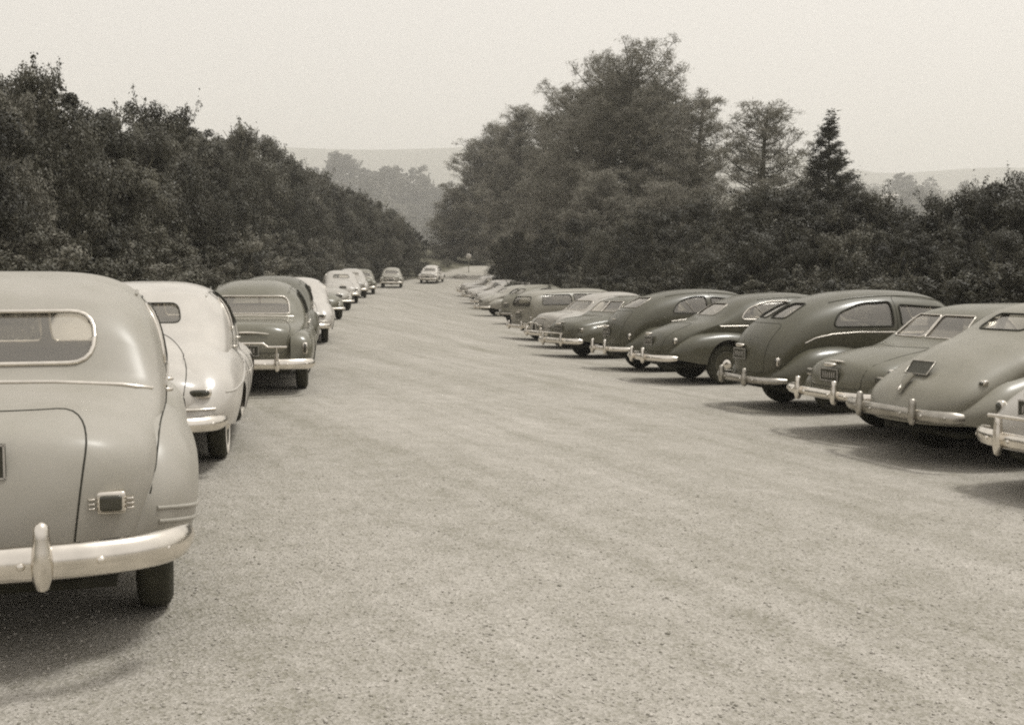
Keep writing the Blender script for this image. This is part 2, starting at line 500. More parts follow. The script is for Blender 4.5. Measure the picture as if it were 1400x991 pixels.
RF = dict(x0=-.92, x1=1.05, z=[(-.92, .78), (-.5, .98), (0, 1.05), (.5, 1.0), (1.05, .8)], y=[(-.92, .90), (-.4, .95), (.2, .97), (.7, .94), (1.05, .90)],
          yin=.60, zlo=[(-.92, .46), (-.4, .40), (.5, .33), (1.05, .30)], r0=(.45, 2.2), r1=(.75, 1.7), tuck=.05, m=2.3)
FF = dict(x0=1.75, x1=3.72, z=[(1.75, .6), (2.3, .86), (2.85, 1.0), (3.3, .98), (3.72, .86)], y=[(1.75, .88), (2.4, .92), (3.0, .93), (3.72, .84)],
          yin=.42, zlo=[(1.75, .3), (2.6, .36), (3.72, .44)], r0=(.8, 1.6), r1=(.42, 2.1), tuck=.04, m=2.2)

def V3(seq): return [tuple(p) for p in seq]

def make_car(name, label, cat, loc, head, S, v, gloss=.5, res=1.0, group='cars parked along the gravel lot'):
    """head = degrees the nose is turned from the camera's forward axis towards the left"""
    root = empty(name, loc, R(90 + head))
    tag(root, label, cat, group)
    mat = paint(v, gloss)
    WB = S.get('wb', 2.92)
    # ---- body loft
    b = S['body']; x0, x1 = b['top'][0][0], b['top'][-1][0]
    fT, fB, fW, fN, fU, fZ = (pchip(b[k]) for k in ('top', 'belt', 'w', 'n', 'tum', 'zb'))
    nx, nt1, nt2 = int(84*res), int(10*res) + 2, int(26*res) + 2
    u = np.linspace(0, 1, nx)
    lin = x0 + (x1 - x0)*u
    e = .30
    xs = np.where(u < e, x0 + (x1-x0)*e*(u/e)**2.2, np.where(u > 1-e*.7, x1 - (x1-x0)*e*.7*((1-u)/(e*.7))**2.2, lin))
    xs = np.unique(xs)
    Lw, pw, Lz, pz = b['rr']; Fw, qw, Fz, qz = b['fr']; ze = b['zend']
    W = fW(xs)*endround((xs-x0)/Lw, pw)*endround((x1-xs)/Fw, qw)
    rz_ = endround((xs-x0)/Lz, pz)*endround((x1-xs)/Fz, qz)
    T = ze + (fT(xs) - ze)*rz_
    B = ze + (fB(xs) - ze)*rz_; B = np.minimum(B, T - .01)
    Zb = np.minimum(fZ(xs), B - .005)
    rows = []
    for i, x in enumerate(xs):
        k = np.linspace(0, 1, nt1, endpoint=False)
        yl = W[i]*(1 - S.get('lower', .07)*(1-k)**1.6); zl = Zb[i] + (B[i]-Zb[i])*k
        ph = np.linspace(0, math.pi/2, nt2); n = float(fN(x))
        c = np.maximum(np.cos(ph), 0)**(2/n); s = np.sin(ph)**(2/n); c[-1] = 0
        tum = float(fU(x))
        yu = W[i]*c*(1 - tum*s); zu = B[i] + (T[i]-B[i])*s
        y = np.concatenate([yl, yu]); z = np.concatenate([zl, zu])
        y = np.concatenate([y, -y[-2::-1]]); z = np.concatenate([z, z[-2::-1]])
        rows.append(np.stack([np.full_like(y, x), y, z], 1))
    body = Soup(); body.add_grid(np.array(rows), flip=True)
    # ---- fenders
    def fender(D, side):
        fx = np.linspace(0, 1, int(34*res)+6); fx = .5*fx + .5*(1-np.cos(math.pi*fx))/2
        X = D['x0'] + (D['x1']-D['x0'])*fx
        zl = pchip(D['zlo'])(X); zt = pchip(D['z'])(X); yo = pchip(D['y'])(X)
        e0 = endround((X-D['x0'])/D['r0'][0], D['r0'][1])*endround((D['x1']-X)/D['r1'][0], D['r1'][1])
        e1 = endround((X-D['x0'])/(D['r0'][0]*.8), D['r0'][1])*endround((D['x1']-X)/(D['r1'][0]), D['r1'][1])
        zt = zl + (zt-zl)*e0; yo = D['yin'] + (yo-D['yin'])*np.maximum(e1, 0)
        rws = []
        for i in range(len(X)):
            ph = np.linspace(math.pi/2, 0, int(16*res)+4); m = D['m']
            zs = zl[i] + (zt[i]-zl[i])*.42
            y = D['yin'] + (yo[i]-D['yin'])*np.maximum(np.cos(ph), 0)**(2/m); z = zs + (zt[i]-zs)*np.maximum(np.sin(ph), 0)**(2/m)
            k = np.linspace(0, 1, int(6*res)+3)[1:]
            y = np.concatenate([y, yo[i] - D['tuck']*k**1.8*e1[i]]); z = np.concatenate([z, zs + (zl[i]-zs)*k])
            rws.append(np.stack([np.full_like(y, X[i]), y*side, z], 1))
        sp = Soup(); sp.add_grid(np.array(rws), flip=(side < 0)); return sp
    parts = {}
    fends = []
    for key, ax_ in (('rf', 0.0), ('ff', WB)):
        D = S.get(key)
        if not D: continue
        for side in (1, -1):
            sp = fender(D, side)
            if D.get('open', key == 'ff'):
                rad = D.get('rad', .41)
                circ = [(ax_ + rad*math.cos(a), .37 + rad*math.sin(a)) for a in np.linspace(0, 2*math.pi, 25)[:-1]]
                sp.cut(circ, (0, 2), lambda q: True)
            fends.append((key, side, sp))
    for key, ax_ in (('rf', 0.0), ('ff', WB)):
        D = S.get(key) or {}
        op = D.get('open', key == 'ff') if D else S.get('open_' + key, True)
        if op:
            rad = D.get('rad', .41)
            circ = [(ax_ + rad*math.cos(a), .37 + rad*math.sin(a)) for a in np.linspace(0, 2*math.pi, 25)[:-1]]
            body.cut(circ, (0, 2), lambda q: abs(q[0][1]) > .2)
    # surface lookup for trim
    allp = [q for q in body.P] + [q for f in fends for q in f[2].P]
    tv, tf = [], []
    for q in allp:
        tf.append(tuple(range(len(tv), len(tv)+len(q)))); tv += [tuple(p[:3]) for p in q]
    bvh = BVHTree.FromPolygons(tv, tf)
    def side_pt(x, z, side, off=.004):
        h, n, i, d = bvh.ray_cast(Vector((x, 2.5*side, z)), Vector((0, -side, 0)))
        if h is None: return Vector((x, .8*side, z))
        if n.y*side < 0: n = -n
        return h + n*off
    def rear_pt(y, z, off=.004):
        h, n, i, d = bvh.ray_cast(Vector((-3, y, z)), Vector((1, 0, 0)))
        if h is None: return Vector((x0, y, z))
        if n.x > 0: n = -n
        return h + n*off
    def front_pt(y, z, off=.004):
        h, n, i, d = bvh.ray_cast(Vector((6, y, z)), Vector((-1, 0, 0)))
        if h is None: return Vector((x1, y, z))
        if n.x < 0: n = -n
        return h + n*off
    def top_pt(x, y, off=.004):
        h, n, i, d = bvh.ray_cast(Vector((x, y, 3)), Vector((0, 0, -1)))
        if h is None: return Vector((x, y, 1))
        if n.z < 0: n = -n
        return h + n*off
    fmat = {'chrome': M_chrome, 'rubber': M_seam, 'paint': mat, 'dull': M_dullchrome}
    def frame_of(pts3, parent, kind, r):
        mb = MB(); mb.tube(list(pts3) + [pts3[0]], r, 6, cap=False); mb.build('frame', fmat[kind], parent)
    step = .05 if res >= .8 else .12
    # windows
    for wd in S.get('rear_windows', []):
        O = rpoly(wd['poly'], wd.get('r', .07))
        ins = body.cut(O, (1, 2), lambda q: q[0][0] < 1.3 and q[0][3] < -.03)
        if ins.P:
            g = ins.build('rear_window', M_glass, root, -.012)
            frame_of([rear_pt(y, z, .003) for y, z in densify(O, step)], g, wd.get('frame', 'chrome'), wd.get('fr', .011))
    for wd in S.get('wind', [dict(poly=[(-.56, 1.24), (-.03, 1.24), (-.03, 1.52), (-.44, 1.52)], r=.05), dict(poly=[(.56, 1.24), (.03, 1.24), (.03, 1.52), (.44, 1.52)], r=.05)]):
        O = rpoly(wd['poly'], wd.get('r', .07))
        ins = body.cut(O, (1, 2), lambda q: q[0][0] > 1.5 and q[0][3] > .03)
        if ins.P:
            g = ins.build('windshield', M_glass, root, -.012)
            frame_of([front_pt(y, z, .003) for y, z in densify(O, step)], g, 'chrome', .01)
    for wd in S.get('side_windows', []):
        O = rpoly(wd['poly'], wd.get('r', .07))
        for side in (-1, 1):
            ins = body.cut(O, (0, 2), lambda q, s_=side: q[0][1]*s_ > .25)
            if ins.P:
                g = ins.build('side_window', M_glass, root, -.012)
                frame_of([side_pt(x, z, side, .003) for x, z in densify(O, step)], g, wd.get('frame', 'rubber'), wd.get('fr', .010))
                if res >= .8:
                    for bar in wd.get('bars', []):
                        mb = MB(); mb.tube([side_pt(x, z, side, -.004) for x, z in densify(bar, .06, False)], .009, 5); mb.build('window_bar', M_dullchrome, g)
    # lid and doors: pieces of the skin with a dark gap round them
    for wd in S.get('lids', []):
        O = rpoly(wd['poly'], wd.get('r', .14), 8)
        lim = wd.get('lim', .6)
        ins = body.cut(O, (1, 2), lambda q: q[0][0] < lim and q[0][3] < .02)
        if ins.P:
            g = ins.build('trunk_lid', mat, root)
            mb = MB(); mb.tube([rear_pt(y, z, .0) for y, z in densify(O, .05)] + [rear_pt(*O[0], 0)], .0045, 5, cap=False); mb.build('lid_gap', M_seam, g)
    for wd in S.get('doors', []):
        O = rpoly(wd['poly'], wd.get('r', .08))
        for side in (-1, 1):
            ins = body.cut(O, (0, 2), lambda q, s_=side: q[0][1]*s_ > .25)
            if ins.P:
                g = ins.build('door', mat, root)
                # the gap follows the door's own skin, so look it up on the body alone
                if res >= .8:
                    pts = [side_pt(x, z, side, 0) for x, z in densify(O, .06)]
                    mb = MB(); mb.tube(pts + [pts[0]], .0045, 5, cap=False); mb.build('door_gap', M_seam, g)
                hx, hz = wd.get('handle', (wd['poly'][0][0]+.12, 1.0))
                p = side_pt(hx, hz, side, .03)
                mb = MB(); mb.tube([p + Vector((-.02, 0, 0)) - Vector((0, side*.03, 0)), p + Vector((-.015, 0, 0)), p + Vector((.12, 0, 0))], [.012, .012, .008], 8)
                mb.build('door_handle', M_chrome, g)
    body.build('body', mat, root)
    fobj = {}
    for key, side, sp in fends:
        fobj[(key, side)] = sp.build('rear_fender' if key == 'rf' else 'front_fender', mat, root)
        D = S[key]
        if res >= .8 and S.get('fseam', True) and key == 'rf':
            # dark gap where the fender is bolted to the body: walk up the body side just outside the seam
            pts = []
            X = np.linspace(D['x0']+.05, D['x1']-.2, 22)
            tree = BVHTree.FromPolygons([tuple(p[:3]) for q in sp.P for p in q], [tuple(range(a, a+len(q))) for a, q in zip(np.cumsum([0]+[len(q) for q in sp.P[:-1]]).tolist(), sp.P)])
            for x in X:
                wv = float(np.interp(x, xs, W)); 
                h, n, i, d = tree.ray_cast(Vector((x, wv*side*1.0, 2.5)), Vector((0, 0, -1)))
                if h is not None: pts.append(h + Vector((0, 0, .001)))
            if len(pts) > 3 and S.get('fseam_line', False):
                mb = MB(); mb.tube(pts, .004, 5); mb.build('fender_gap', M_seam, fobj[(key, side)])
        for tr_ in D.get('trim', []):
            pts = [side_pt(x, z, side, .002) for x, z in densify(tr_['pts'], .06, False)]
            mb = MB(); mb.tube(pts, tr_.get('r', .008), 6); mb.build('fender_trim', fmat[tr_.get('m', 'chrome')], fobj[(key, side)])
    # ---- belt and side mouldings
    for tr_ in S.get('mould', []):
        for side in (-1, 1):
            pts = [side_pt(x, z, side, .002) for x, z in densify(tr_['pts'], .08, False)]
            mb = MB(); mb.tube(pts, tr_.get('r', .010), 6); mb.build('side_moulding', fmat[tr_.get('m', 'chrome')], root)
    for tr_ in S.get('rmould', []):
        pts = [rear_pt(y, z, .002) for y, z in densify(tr_['pts'], .06, False)]
        mb = MB(); mb.tube(pts, tr_.get('r', .010), 6); mb.build('rear_moulding', fmat[tr_.get('m', 'chrome')], root)
    if res >= .8 and S.get('drip', True):
        # drip rail over the side windows
        for side in (-1, 1):
            xa, xb = S.get('dripx', (.55, 2.15)); pts = []
            for x in np.linspace(xa, xb, 16):
                zt = float(np.interp(x, xs, T)); zb_ = float(np.interp(x, xs, B))
                pts.append(side_pt(x, zb_ + (zt-zb_)*S.get('driph', .84), side, .004))
            mb = MB(); mb.tube(pts, .009, 6); mb.build('drip_rail', mat, root)
    # ---- bumpers
    def bumper(nm, xc, half, z, h, wrap, sign, guards, gh, double=False):
        path = []
        yy = np.linspace(-1, 1, 33)
        for t in yy:
            a = abs(t)
            y = half*math.sin(min(a, 1)*math.pi/2*.98)*(1 if t > 0 else -1)
            x = wrap*(a**2.6)
            path.append((xc + sign*x, y))
        P = []
        prof = [(-.5, .0), (-.42, .5), (-.22, .9), (0, 1), (.22, .9), (.42, .5), (.5, .0), (.42, -.35), (0, -.05), (-.42, -.35)]
        for i, (x, y) in enumerate(path):
            a = np.array(path[max(i-1, 0)]); c = np.array(path[min(i+1, len(path)-1)]); t = c - a; t /= np.linalg.norm(t)
            nrm = np.array([t[1], -t[0]]);  nrm = nrm*(-sign) if True else nrm
            if (nrm[0]*sign) > 0 and abs(path[i][1]) < half*.7: nrm = -nrm
            if abs(path[i][1]) >= half*.7 and nrm[1]*path[i][1] < 0: nrm = -nrm
            taper = 1 - .25*max(0, abs(yy[i])-.85)/.15
            P.append([(x + nrm[0]*q*.045, y + nrm[1]*q*.045, z + k*h*taper) for k, q in prof])
        mb = MB(); mb.grid(P, False, True)
        mb.add(P[0], [tuple(range(len(prof)))]); mb.add(P[-1], [tuple(reversed(range(len(prof))))])
        for bs in (-.45, .45):   # brackets to the frame
            mb.tube([(xc + sign*.02, bs, z), (xc + sign*.35, bs*.9, z-.02)], .02, 6)
        if res >= .8:
            for by in (-half*.93, -half*.62, half*.62, half*.93, -.22, .22):
                i = int(np.argmin([abs(q[1]-by) for q in path])); mb.box((path[i][0]-sign*.045, path[i][1], z), (.03, .035, .035), 1.0)
        o = mb.build(nm, S.get('bmat', M_chrome), root)
        for gy in guards:
            mb = MB()
            xg = xc - sign*.055 + sign*wrap*(abs(gy)/half)**2.6*.6
            pr = [(-.105, .010), (-.095, .028), (-.05, .042), (.0, .046), (.06, .040), (.11, .034), (.150, .032), (.168, .024), (.175, .005)]
            P = []
            for (dz, rad) in pr:
                P.append([(xg - sign*rad*1.1*math.cos(2*math.pi*j/12), gy + rad*.95*math.sin(2*math.pi*j/12), z + dz*gh) for j in range(12)])
            mb.grid(P, False, True); mb.add(P[0], [tuple(range(12))]); mb.add(P[-1], [tuple(reversed(range(12)))])
            mb.build('bumper_guard', S.get('bmat', M_chrome), o)
        return o
    bs = S.get('bump', {})
    rb = bumper('rear_bumper', bs.get('x', x0 - .13), bs.get('half', .86), bs.get('z', .50), bs.get('h', .13), bs.get('wrap', .30), 1, bs.get('guards', (-.4, .4)), bs.get('gh', 1))
    if bs.get('bar'):
        mb = MB(); g = bs['guards'][0]; zb_ = bs.get('z', .5) + .16*bs.get('gh', 1)
        mb.tube([(bs['x'] - .05, -abs(g)-.1, zb_), (bs['x'] - .06, 0, zb_+.005), (bs['x'] - .05, abs(g)+.1, zb_)], .018, 8); mb.build('guard_bar', M_chrome, rb)
    bumper('front_bumper', x1 + .14, .88, .48, .13, .28, -1, (-.4, .4), 1)
    # ---- wheels
    wr = S.get('wr', .355)
    for wx, nm in ((0.0, 'rear'), (WB, 'front')):
        for side in (1, -1):
            cy = side*S.get('track', .735)
            mb = MB()
            rim = [(.02, .035), (.14, .03), (.19, .05), (.205, .075), (.225, .075), (.225, -.07), (.02, -.07)]
            mb.lathe([(r_, h*side) for r_, h in rim], 'y', (wx, cy, wr), 28 if res >= .8 else 14)
            wo = mb.build('wheel', M_rim, root)
            mb = MB()
            ty = [(.222, .062), (.25, .083), (.30, .088), (wr-.015, .070), (wr-.003, .055), (wr, .02), (wr, -.02), (wr-.003, -.055), (wr-.015, -.070), (.30, -.088), (.25, -.083), (.222, -.062)]
            mb.lathe([(r_, h*side) for r_, h in ty], 'y', (wx, cy, wr), 36 if res >= .8 else 18)
            if S.get('white'):
                mb.lathe([(.235, .0845*side), (.25, .087*side), (.30, .091*side), (.318, .084*side)], 'y', (wx, cy, wr), 28, mi=1)
            mb.build('tyre', [M_rubber, M_white], wo)
            mb = MB()
            mb.lathe([(.105, .045*side), (.10, .075*side), (.08, .098*side), (.045, .112*side), (.001, .116*side)], 'y', (wx, cy, wr), 24 if res >= .8 else 12)
            mb.build('hubcap', M_chrome, wo)
    # ---- underbody
    mb = MB()
    mb.box(((x0+.35+x1-.4)/2, 0, .33), (x1-x0-.75, 1.16, .06))
    mb.tube([(0, -.66, wr), (0, .66, wr)], .04, 8); mb.box((0, 0, wr), (.26, .26, .24), .8)
    mb.tube([(WB, -.66, wr), (WB, .66, wr)], .035, 8)
    mb.box((-.55, .15, .38), (.5, .7, .14), .4)            # fuel tank
    for sy in (-.5, .5): mb.tube([(-.62, sy, .42), (-.3, sy, .33), (0, sy, .29), (.35, sy, .33), (.62, sy, .40)], .025, 6)
    mb.build('chassis', M_black, root)
    mb = MB(); mb.tube([(1.6, -.35, .25), (.2, -.38, .26), (-.3, -.42, .36), (x0+.2, -.45, .36)], .022, 8); mb.build('exhaust_pipe', M_black, root)
    # inner wheel arches and boot floor keep the inside dark
    if S.get('cabin', True):
        mb = MB()
        for (sx, sz) in ((.55, .0), (1.55, 0)):
            mb.box((sx+.30, 0, .50), (.56, 1.36, .26), .35); mb.box((sx+.02, 0, .84), (.18, 1.34, .80), .35)
        mb.build('seat', M_seat, root)
        if res >= .8:
            mb = MB(); pts = [(2.02 + .06*math.sin(a), .36 + .20*math.cos(a), 1.02 + .19*math.sin(a)) for a in np.linspace(0, 2*math.pi, 20)]
            mb.tube(pts, .012, 6, cap=False); mb.tube([(2.02, .36, 1.02), (2.5, .36, .8)], .018, 6)
            mb.build('steering_wheel', M_black, root)
            mb = MB(); mb.box((.12, 0, 1.02), (.45, 1.2, .03)); mb.box((2.42, 0, 1.0), (.25, 1.3, .14), .5); mb.build('parcel_shelf', M_seat, root)
            mb = MB(); mb.box((2.02, 0, 1.50), (.02, .20, .05), .5); mb.build('mirror', M_black, root)
    # ---- lamps
    for tl in S.get('tail', [dict(y=.6, z=.74, w=.05, h=.10)]):
        for side in (-1, 1):
            if tl.get('fender'):
                p = side_pt(S['rf']['x0'] + tl['fx'], tl['z'], side, .0); p = Vector((p.x, side*tl['y'], tl['z'])); p = rear_pt(side*tl['y'], tl['z'], .0)
            else: p = rear_pt(side*tl['y'], tl['z'], .0)
            mb = MB(); tw, th = tl['w'], tl['h']
            kind = tl.get('kind', 'oval')
            mb.box((p.x, p.y, p.z), (.07, tw+.03, th+.03), .6 if kind == 'oval' else .25); o = mb.build('tail_light', M_chrome, root)
            if kind == 'wing':
                mb = MB()
                for q in (-1, 1):
                    for dz in (-.018, 0, .018): mb.box((p.x-.018, p.y + q*(tw/2+.032), p.z+dz*1.1), (.07, .036, .011), .5)
                mb.build('lamp_fin', M_chrome, o)
            mb = MB(); mb.box((p.x-.024, p.y, p.z), (.06, tw, th), .7 if kind == 'oval' else .25); mb.build('lens', M_red, o)
    for side in (-1, 1):
        hx = (S['ff']['x1'] if S.get('ff') else x1) - .12; hz = S.get('hz', .76)
        p = front_pt(side*S.get('hy', .62), hz, 0)
        mb = MB(); mb.lathe([(.12, -.10), (.118, -.02), (.105, .015), (.095, .012)], 'x', (p.x, p.y, p.z), 20); o = mb.build('headlight', M_chrome, root)
        mb = MB(); mb.lathe([(.097, .005), (.07, .03), (.03, .042), (.001, .045)], 'x', (p.x, p.y, p.z), 20); mb.build('lens', M_lamp, o)
    mb = MB()
    for k in range(5):
        z = .56 + .07*k; ys_ = np.linspace(-.42, .42, 9); mb.tube([front_pt(y, z, .012) for y in ys_], .012, 6)
    mb.build('grille', M_chrome, root)
    # ---- plate, handle
    pl = S.get('plate', dict(z=.92, y=0))
    if pl:
        p = rear_pt(pl['y'], pl['z'], 0); q = rear_pt(pl['y'], pl['z'] + .07, 0)
        x = min(p.x, q.x) - .02
        tl_ = pl.get('tilt', 0)
        mb = MB()
        w_, h_ = .34, .15
        mb.box((x - .008, pl['y'], pl['z']), (.012, w_, h_)); o = mb.build('licence_plate', M_plate, root, smooth=False)
        mb = MB()
        for (cy, cz, dy, dz) in ((0, h_/2-.006, w_, .008), (0, -h_/2+.006, w_, .008), (w_/2-.006, 0, .008, h_), (-w_/2+.006, 0, .008, h_)):
            mb.box((x-.016, pl['y']+cy, pl['z']+cz), (.006, dy, dz))
        rr_ = random.Random(sum(ord(c_) for c_ in label))
        for k in range(6):
            cy = -.105 + .042*k; 
            for q_ in range(2): mb.box((x-.016, pl['y']+cy + .010*q_, pl['z'] + rr_.uniform(-.01, .01)), (.004, .006, rr_.uniform(.04, .07)))
            mb.box((x-.016, pl['y']+cy+.005, pl['z'] + rr_.choice((-.03, 0, .03))), (.004, .02, .007))
        mb.build('plate_border', M_platemark, o, smooth=False)
        if pl.get('mount', True):
            mb = MB(); mb.box((p.x-.02, pl['y'], pl['z']+.12), (.08, .20, .05), .6); mb.build('plate_lamp', M_chrome, root)
    for hd in S.get('handles', []):
        mb = MB(); pts = [rear_pt(y, hd['z'] + hd.get('arc', .0)*(1-(y/hd['w'])**2), .022) for y in np.linspace(-hd['w'], hd['w'], 9)]
        rr_ = [hd.get('r', .014)*(1 - .6*abs(t)) for t in np.linspace(-1, 1, 9)]
        mb.tube(pts, rr_, 8); mb.build('trunk_handle', M_chrome, root)
    if S.get('extra'): S['extra'](root, rear_pt, side_pt, mat)
    return root

def cp(d, **kw):
    q = dict(d); q.update(kw); return q

# --- kinds of car ---------------------------------------------------------
WIN_SEDAN = [dict(poly=[(.42, 1.20), (.95, 1.18), (.95, 1.50), (.62, 1.46)], r=[.05, .06, .06, .14]),
             dict(poly=[(1.02, 1.18), (1.52, 1.18), (1.52, 1.52), (1.02, 1.51)], r=.06),
             dict(poly=[(1.60, 1.18), (2.16, 1.18), (1.98, 1.48), (1.60, 1.51)], r=.06)]
DOORS4 = [dict(poly=[(.62, .42), (1.545, .34), (1.545, 1.57), (.75, 1.57), (.62, 1.2)], r=.07, handle=(.74, 1.03)),
          dict(poly=[(1.575, .34), (2.38, .36), (2.38, 1.1), (2.08, 1.55), (1.575, 1.57)], r=.07, handle=(1.68, 1.03))]

# L1: big rounded sedan filling the left edge
nb = cp(NOTCH, 
        top=[(-1.10, .94), (-.96, 1.03), (-.75, 1.09), (-.45, 1.14), (-.24, 1.185), (-.16, 1.25), (-.02, 1.46), (.18, 1.60), (.6, 1.685), (1.2, 1.72), (1.7, 1.70), (2.1, 1.59), (2.42, 1.28), (2.55, 1.18), (3.0, 1.14), (3.5, 1.06), (3.95, .94)],
        belt=[(-1.10, .70), (-.8, .82), (-.4, .96), (-.1, 1.09), (.3, 1.14), (1.2, 1.13), (2.4, 1.10), (3.0, .95), (3.95, .75)],
        w=[(-1.10, .73), (-.8, .76), (-.4, .785), (0, .80), (.8, .80), (1.5, .80), (2.2, .79), (2.7, .66), (3.2, .50), (3.95, .34)],
        n=[(-1.10, 3.0), (-.4, 2.9), (-.1, 3.7), (.8, 3.7), (2.0, 3.1), (2.5, 2.5), (3.95, 2.3)],
        tum=[(-1.10, 0), (-.3, .04), (-.1, .07), (.5, .07), (2.2, .09), (2.6, 0), (3.95, 0)],
        rr=(.46, 2.6, .20, 2.3), zend=.60, zb=[(-1.10, .52), (-.6, .46), (0, .38), (.6, .30), (2.8, .30), (3.95, .42)])
K_L1 = dict(lower=.10, body=nb, rf=cp(RF, x0=-.86, x1=1.0, z=[(-.86, .92), (-.5, 1.03), (0, 1.08), (.5, 1.0), (1.0, .78)], y=[(-.86, .91), (-.4, .95), (.2, .96), (.7, .94), (1.0, .90)],
                           zlo=[(-.86, .54), (-.4, .44), (.5, .33), (1.0, .30)], r0=(.42, 2.3), m=2.5,
                           trim=[dict(pts=[(-.82, .66), (-.55, .62), (-.36, .60)], m='paint', r=.011), dict(pts=[(-.82, .60), (-.55, .56), (-.36, .54)], m='paint', r=.011)]),
            ff=FF, rear_windows=[dict(poly=[(-.47, 1.268), (.47, 1.268), (.47, 1.515), (-.47, 1.515)], r=.12, fr=.012)],
            side_windows=[dict(poly=[(.52, 1.22), (.84, 1.20), (.84, 1.54), (.60, 1.52)], r=[.06, .06, .06, .10], frame='chrome')] + WIN_SEDAN[1:], dripx=(.70, 2.15), driph=.80,
            doors=[dict(poly=[(.84, .36), (1.545, .34), (1.545, 1.57), (.84, 1.57)], r=.07, handle=(.94, 1.03)), DOORS4[1]],
            lids=[dict(poly=[(-.43, .56), (.43, .56), (.50, 1.10), (-.50, 1.10)], r=[.02, .02, .16, .16], lim=-.1)],
            rmould=[dict(pts=[(-.80, 1.13), (-.6, 1.165), (-.3, 1.185), (0, 1.19), (.3, 1.185), (.6, 1.165), (.80, 1.13)], r=.011)],
            mould=[dict(pts=[(-.02, 1.135), (2.3, 1.11)], r=.011)],
            bump=dict(x=-1.27, half=.88, z=.545, h=.15, wrap=.40, guards=(-.33, .33), gh=1.0),
            tail=[dict(y=.58, z=.73, w=.092, h=.068, kind='wing')], plate=dict(z=.93, y=-.005, mount=True), handles=[dict(w=.10, z=1.075, r=.016)], fseam_line=True)

# L2: pale slab sided sedan with oval tail lamps
pb = dict(
    top=[(-1.22, .74), (-1.05, .86), (-.8, .97), (-.4, 1.10), (0, 1.23), (.28, 1.40), (.6, 1.55), (1.05, 1.62), (1.45, 1.63), (1.85, 1.61), (2.15, 1.52), (2.45, 1.26), (2.6, 1.14), (3.1, 1.08), (3.6, 1.0), (3.95, .9)],
    belt=[(-1.22, .60), (-.9, .68), (-.4, .84), (.1, 1.0), (.6, 1.08), (1.5, 1.08), (2.4, 1.04), (3.2, .90), (3.95, .75)],
    w=[(-1.22, .76), (-.8, .80), (-.3, .82), (.2, .84), (1.0, .84), (2.2, .83), (2.8, .80), (3.95, .76)],
    n=[(-1.22, 2.2), (-.3, 2.3), (.2, 3.2), (1.0, 3.3), (2.1, 2.9), (2.6, 2.3), (3.95, 2.3)],
    tum=[(-1.22, 0), (-.3, .06), (.4, .08), (2.2, .10), (2.6, 0), (3.95, 0)],
    zb=[(-1.22, .42), (-.6, .38), (.6, .28), (3, .28), (3.95, .4)],
    rr=(.45, 2.4, .22, 2.2), fr=(.4, 2.4, .3, 2.2), zend=.50)
K_L2 = dict(body=pb, rf=dict(x0=-1.16, x1=1.9, z=[(-1.16, .76), (-.8, .94), (-.3, 1.06), (.4, 1.10), (1.2, 1.04), (1.9, .95)], y=[(-1.16, .88), (-.6, .95), (.3, .985), (1.9, .97)],
                             yin=.50, zlo=[(-1.16, .46), (-.5, .38), (.6, .28), (1.9, .28)], r0=(.55, 2.2), r1=(.3, 2.0), tuck=.06, m=2.2, open=True, rad=.34,
                             trim=[dict(pts=[(-.9, .70), (-.2, .72), (.6, .80), (1.6, .84)], r=.008, m='paint')]),
            ff=cp(FF, x0=1.5, x1=3.95, z=[(1.5, .9), (2.4, .96), (3.3, .96), (3.95, .86)], y=[(1.5, .96), (3.0, .97), (3.95, .88)], r0=(.3, 2), r1=(.5, 2.2)),
            rear_windows=[dict(poly=[(-.42, 1.255), (.42, 1.255), (.37, 1.43), (-.37, 1.43)], r=.07, frame='rubber', fr=.006)],
            side_windows=[dict(poly=[(.70, 1.16), (1.0, 1.15), (1.0, 1.47), (.80, 1.44)], r=[.05, .05, .05, .1], frame='chrome')] + WIN_SEDAN[1:], dripx=(.62, 2.15),
            doors=[dict(poly=[(.80, .36), (1.545, .34), (1.545, 1.52), (.86, 1.52)], r=.07, handle=(.94, .98)), DOORS4[1]],
            lids=[dict(poly=[(-.52, .60), (.52, .60), (.56, .95), (.30, 1.19), (-.30, 1.19), (-.56, .95)], r=[.05, .05, .2, .2, .2, .2], lim=.1)],
            bump=dict(x=-1.34, half=.84, z=.47, h=.13, wrap=.34, guards=(-.42, .42), gh=.8),
            rmould=[dict(pts=[(-.78, .575), (0, .58), (.78, .575)], r=.012)],
            tail=[dict(y=.655, z=.71, w=.17, h=.06)], plate=dict(z=.80, y=0), handles=[dict(w=.12, z=.93)], white=True, fseam_line=False)

